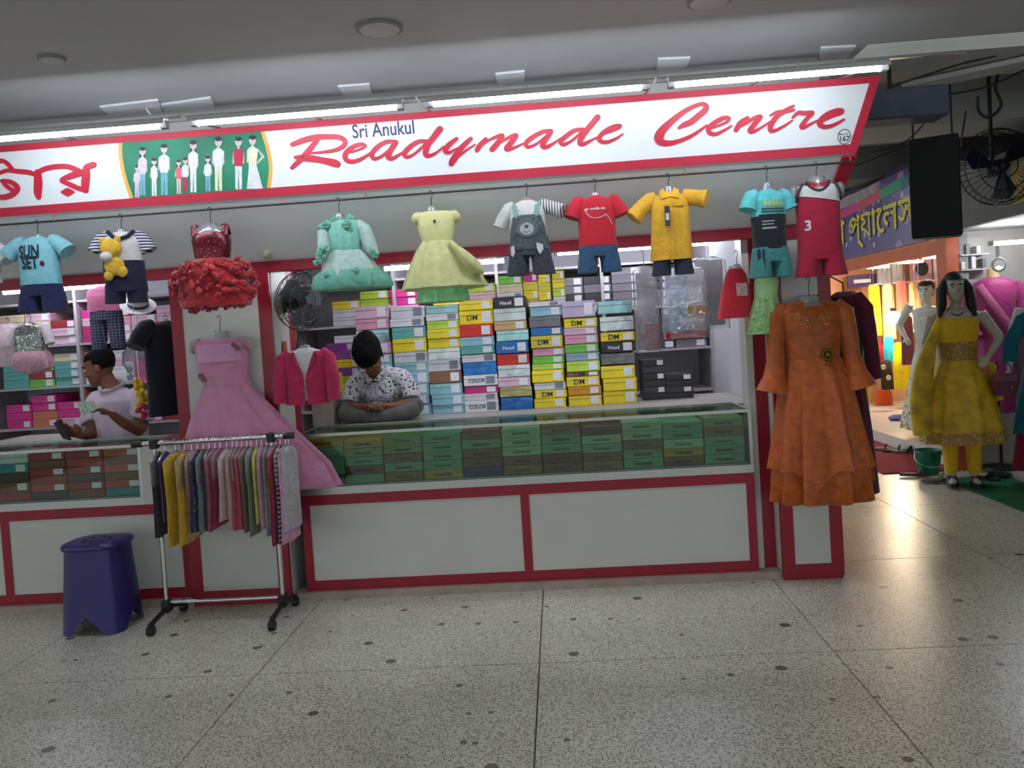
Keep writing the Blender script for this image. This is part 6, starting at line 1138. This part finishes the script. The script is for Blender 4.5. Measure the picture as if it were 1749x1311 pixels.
for k in range(3): a = 2*pi*k/3 + .5; MB().prism([(.03*cos(a), -.01, .03*sin(a)), (.24*cos(a - .2), .01, .24*sin(a - .2)), (.25*cos(a + .25), -.02, .25*sin(a + .25)), (.2*cos(a + .6), -.03, .2*sin(a + .6)), (.04*cos(a + .6), -.03, .04*sin(a + .6))], (0, -.004, 0)).build('blade', dn, t)
MB().loft([(-.05, 0, .06, .07, .09), (.05, 0, .06, .07, .09)], 18).build('motor', M_black, t, True); MB().cyl((0, .08, .05), (0, .08, 3.2 - c.z), .014, 8).build('down_rod', M_black, t, True); MB().ball((0, -.05, 0), (.05, .05, .05)).build('hub', dn, t, True)
o = MB().box((3.646, .9, 2.20), (3.661, 1.7, 2.5)).build('small_banner', mat('banner_mustard', (150, 126, 30), .6, .2, 6)); tag(o, 'mustard coloured small banner below the hanging fan', 'banner')
CAB = [([(1515, 150, .3), (1560, 135, .3), (1640, 100, .3), (1700, 66, .2)], .006, 'thick black cable rising from the sign end to the ceiling'), ([(1500, 205, .6), (1580, 170, .6), (1600, 165, .5), (1680, 150, .5), (1749, 120, .4)], .007, 'black cable bundle crossing the passage beams'), ([(1580, 160, .5), (1582, 190, .5), (1575, 215, .5), (1540, 245, .5), (1490, 260, .5)], .004, 'thin cable looping beside the sign end'), ([(1460, 283, -.2), (1500, 268, .2), (1560, 245, .8), (1600, 240, 1.0)], .004, 'thin cable from the rail end to the speaker'), ([(1670, 165, .6), (1672, 190, .6), (1690, 200, .6), (1710, 180, .6), (1700, 150, .6), (1705, 120, .6)], .010, 'tangle of thick black cable above the hanging fan'), ([(1650, 190, .6), (1645, 220, .6), (1640, 250, .8)], .006, 'short black cable down to the speaker'), ([(262, 200, -.42), (250, 185, -.35), (262, 178, -.2)], .004, 'thin white cable across the ceiling plate')]
for pts, r, lb in CAB:
    P = [atY(x, y, Y) for x, y, Y in pts]
    for q in P: q.z = min(q.z, 2.885)
    o = MB().tube(catmull([tuple(q) for q in P], 5), r, 6).build('cable', M_plate if 'white' in lb else M_black, None, True); tag(o, lb, 'cable')
o = MB().rbox((1.95, .3, 2.60), (2.55, .5, 2.78), .01).build('junction_box', mat('dusty_blue', (70, 78, 92), .7, .15, 10)); tag(o, 'dusty blue metal box on the beam beyond the sign end', 'box'); MB().cyl((2.25, .4, 2.78), (2.25, .4, 2.92), .012, 8).build('hanger', M_black, o)
# unseen lamps added behind the red beam to brighten the shop interior
for xa, xb, lb in ((-1.2, -.05, 'added unseen tube lamp behind the red beam over the seated person'), (.1, 1.25, 'added unseen tube lamp behind the red beam over the box stacks'), (-3.6, -2.3, 'added unseen tube lamp behind the red beam over the left counter')): tube_lamp('tube_lamp', xa, xb, .22, 2.225, lb, None, M_tube2, .014)
